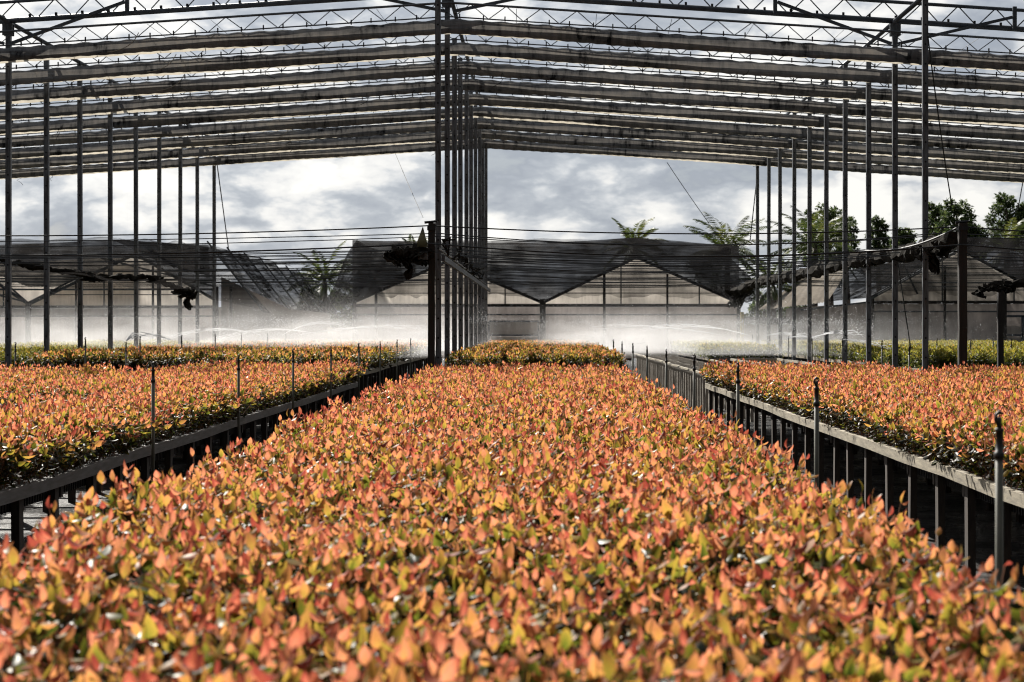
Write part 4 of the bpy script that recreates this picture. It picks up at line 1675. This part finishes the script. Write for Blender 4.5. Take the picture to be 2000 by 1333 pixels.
def drops(name, label, n, gen):
    mb = MB()
    for i in range(n):
        p, r = gen()
        b = len(mb.v)
        x, y, z = p
        s = r * random.uniform(1.0, 1.7)
        mb.v += [(x - r, y, z), (x + r, y, z), (x, y - r, z), (x, y + r, z), (x, y, z - s), (x, y, z + s)]
        for q in ((0, 2, 5), (2, 1, 5), (1, 3, 5), (3, 0, 5), (2, 0, 4), (1, 2, 4), (3, 1, 4), (0, 3, 4)):
            mb.f.append(tuple(b + k for k in q))
    return tag(mb.build(name, M_WATER), label, 'water spray', None, 'stuff')


def gen_for(heads, reach, zlift):
    def gen():
        hx, hy = random.choice(heads)
        jet = random.random() < 0.5
        a = (hx * 7.3 + hy * 1.9 + 1.257 * random.randrange(5) + random.gauss(0, 0.02)) if jet else random.uniform(0, 2 * math.pi)
        t = random.random() ** 0.8
        rr = reach * t
        z = 1.40 + zlift * 4 * t * (1 - t) - 0.38 * t * t
        sp = (0.02 + 0.10 * t * t) if jet else (0.05 + 0.32 * t)
        p = (hx + rr * math.cos(a) + random.gauss(0, sp * .6), hy + rr * math.sin(a) + random.gauss(0, sp * .6), max(1.02, z + random.gauss(0, sp)))
        return p, random.uniform(0.0022, 0.0055) * (1.0 if random.random() < 0.9 else 1.5)
    return gen


LH = [h for h in SPR if h[0] < 0] + [(-12.0, 44), (-12.0, 50), (-12, 57), (-3.0, 47.5), (-3.0, 52), (-3.0, 56.5), (-3.0, 61)]
RH = [(1.6, 55.7), (1.6, 60.2), (3.4, 57), (3.8, 50), (3.2, 46), (5.2, 45.5), (6.05, 41), (6.05, 45.4), (6.05, 49.9), (6.05, 54.4)]
drops('left_water_spray', 'white sprinkler spray drifting over the far left benches', 26000, gen_for(LH, 4.6, 0.50))
drops('right_water_spray', 'white sprinkler spray drifting over the far right benches', 17000, gen_for(RH, 4.2, 0.45))


def jets(name, label, lst):
    mb = MB()
    for (u0, v0, u1, v1, Y, lift) in lst:
        a, b = P(u0, v0, Y), P(u1, v1, Y)
        n = 26
        for j in range(3):
            dy = random.uniform(-.2, .2)
            pts = []
            for i in range(n + 1):
                t = i / n
                p = a.lerp(b, t)
                p.z += lift * 4 * t * (1 - t) + random.gauss(0, 0.012 * t + 0.002) + (j - 1) * 0.05 * t
                p.y += dy * t
                pts.append(p)
            mb.tube(pts, [0.003 + 0.006 * math.sin(math.pi * i / n) * random.uniform(.4, 1) for i in range(n + 1)], 5)
    return tag(mb.build(name, M_WATER), label, 'water spray', None, 'stuff')


jets('left_water_jets', 'bright thin water arcs thrown by the far left sprinklers',
     [(510, 655, 300, 672, 52, 0.25), (586, 654, 830, 640, 58, 0.1), (333, 664, 250, 660, 41, 0.08),
      (246, 667, 260, 655, 36, .02), (617, 652, 420, 664, 60, .2), (551, 655, 700, 650, 56, .3)])
jets('right_water_jets', 'bright thin water arcs thrown by the far right sprinklers',
     [(1640, 663, 1744, 680, 41, 0.03), (1536, 660, 1600, 665, 50, 0.05), (1583, 661, 1690, 655, 45, 0.1), (1464, 656, 1250, 645, 58, 0.2), (1410, 655, 1150, 640, 60, 0.12), (1497, 656, 1590, 662, 54, 0.1)])


def mat_mist(name, dens, axis_fade):
    m, nt, out = material(name)
    t = nt.n.new('ShaderNodeTexCoord')
    g_ = t.outputs['Generated']
    sp = nt.n.new('ShaderNodeSeparateXYZ')
    nt.l.new(g_, sp.inputs[0])
    z = sp.outputs['Z']
    up = nt.maprange(z, 0.05, 1.0, 1.0, 0.0)
    up = nt.math('POWER', up, 3.3)
    ex = nt.math('MULTIPLY', nt.maprange(sp.outputs['X'], 0.0, axis_fade[0], 0, 1), nt.maprange(sp.outputs['X'], axis_fade[1], 1.0, 1, 0))
    ex = nt.math('MULTIPLY', ex, nt.math('MULTIPLY_ADD', sp.outputs['X'], axis_fade[2], axis_fade[3]))
    ey = nt.math('MULTIPLY', nt.maprange(sp.outputs['Y'], 0.0, 0.3, 0, 1), nt.maprange(sp.outputs['Y'], 0.8, 1.0, 1, 0))
    nz = nt.noise(nt.mapping(t.outputs['Object'], (0.4, 0.3, 1.3)), 1.2, 5, 0.62, 1.2)
    nn = nt.maprange(nz, 0.36, 0.66, 0.1, 1.9)
    dd = nt.math('MULTIPLY', nt.math('MULTIPLY', up, ex), nt.math('MULTIPLY', ey, nt.math('MULTIPLY', nn, dens)))
    v = nt.n.new('ShaderNodeVolumePrincipled')
    v.inputs['Color'].default_value = (0.97, 0.97, 0.98, 1)
    v.inputs['Anisotropy'].default_value = 0.55
    nt.l.new(dd, v.inputs['Density'])
    nt.l.new(v.outputs[0], out.inputs['Volume'])
    return m


def mist(name, label, lo, hi, dens, fade):
    mb = MB()
    mb.box(lo, hi)
    tag(mb.build(name, mat_mist(name + '_air', dens, fade)), label, 'mist', None, 'stuff')


mist('left_mist', 'fine white mist hanging over the far left benches', (-16, 42, 0.95), (-1.0, 66.5, 3.2), 0.054, (0.02, 0.88, 0.9, 0.5))
mist('right_mist', 'fine white mist hanging over the far right benches', (-0.6, 45, 0.95), (12.5, 66.5, 2.9), 0.09, (0.16, 0.2, -0.3, 1.0))
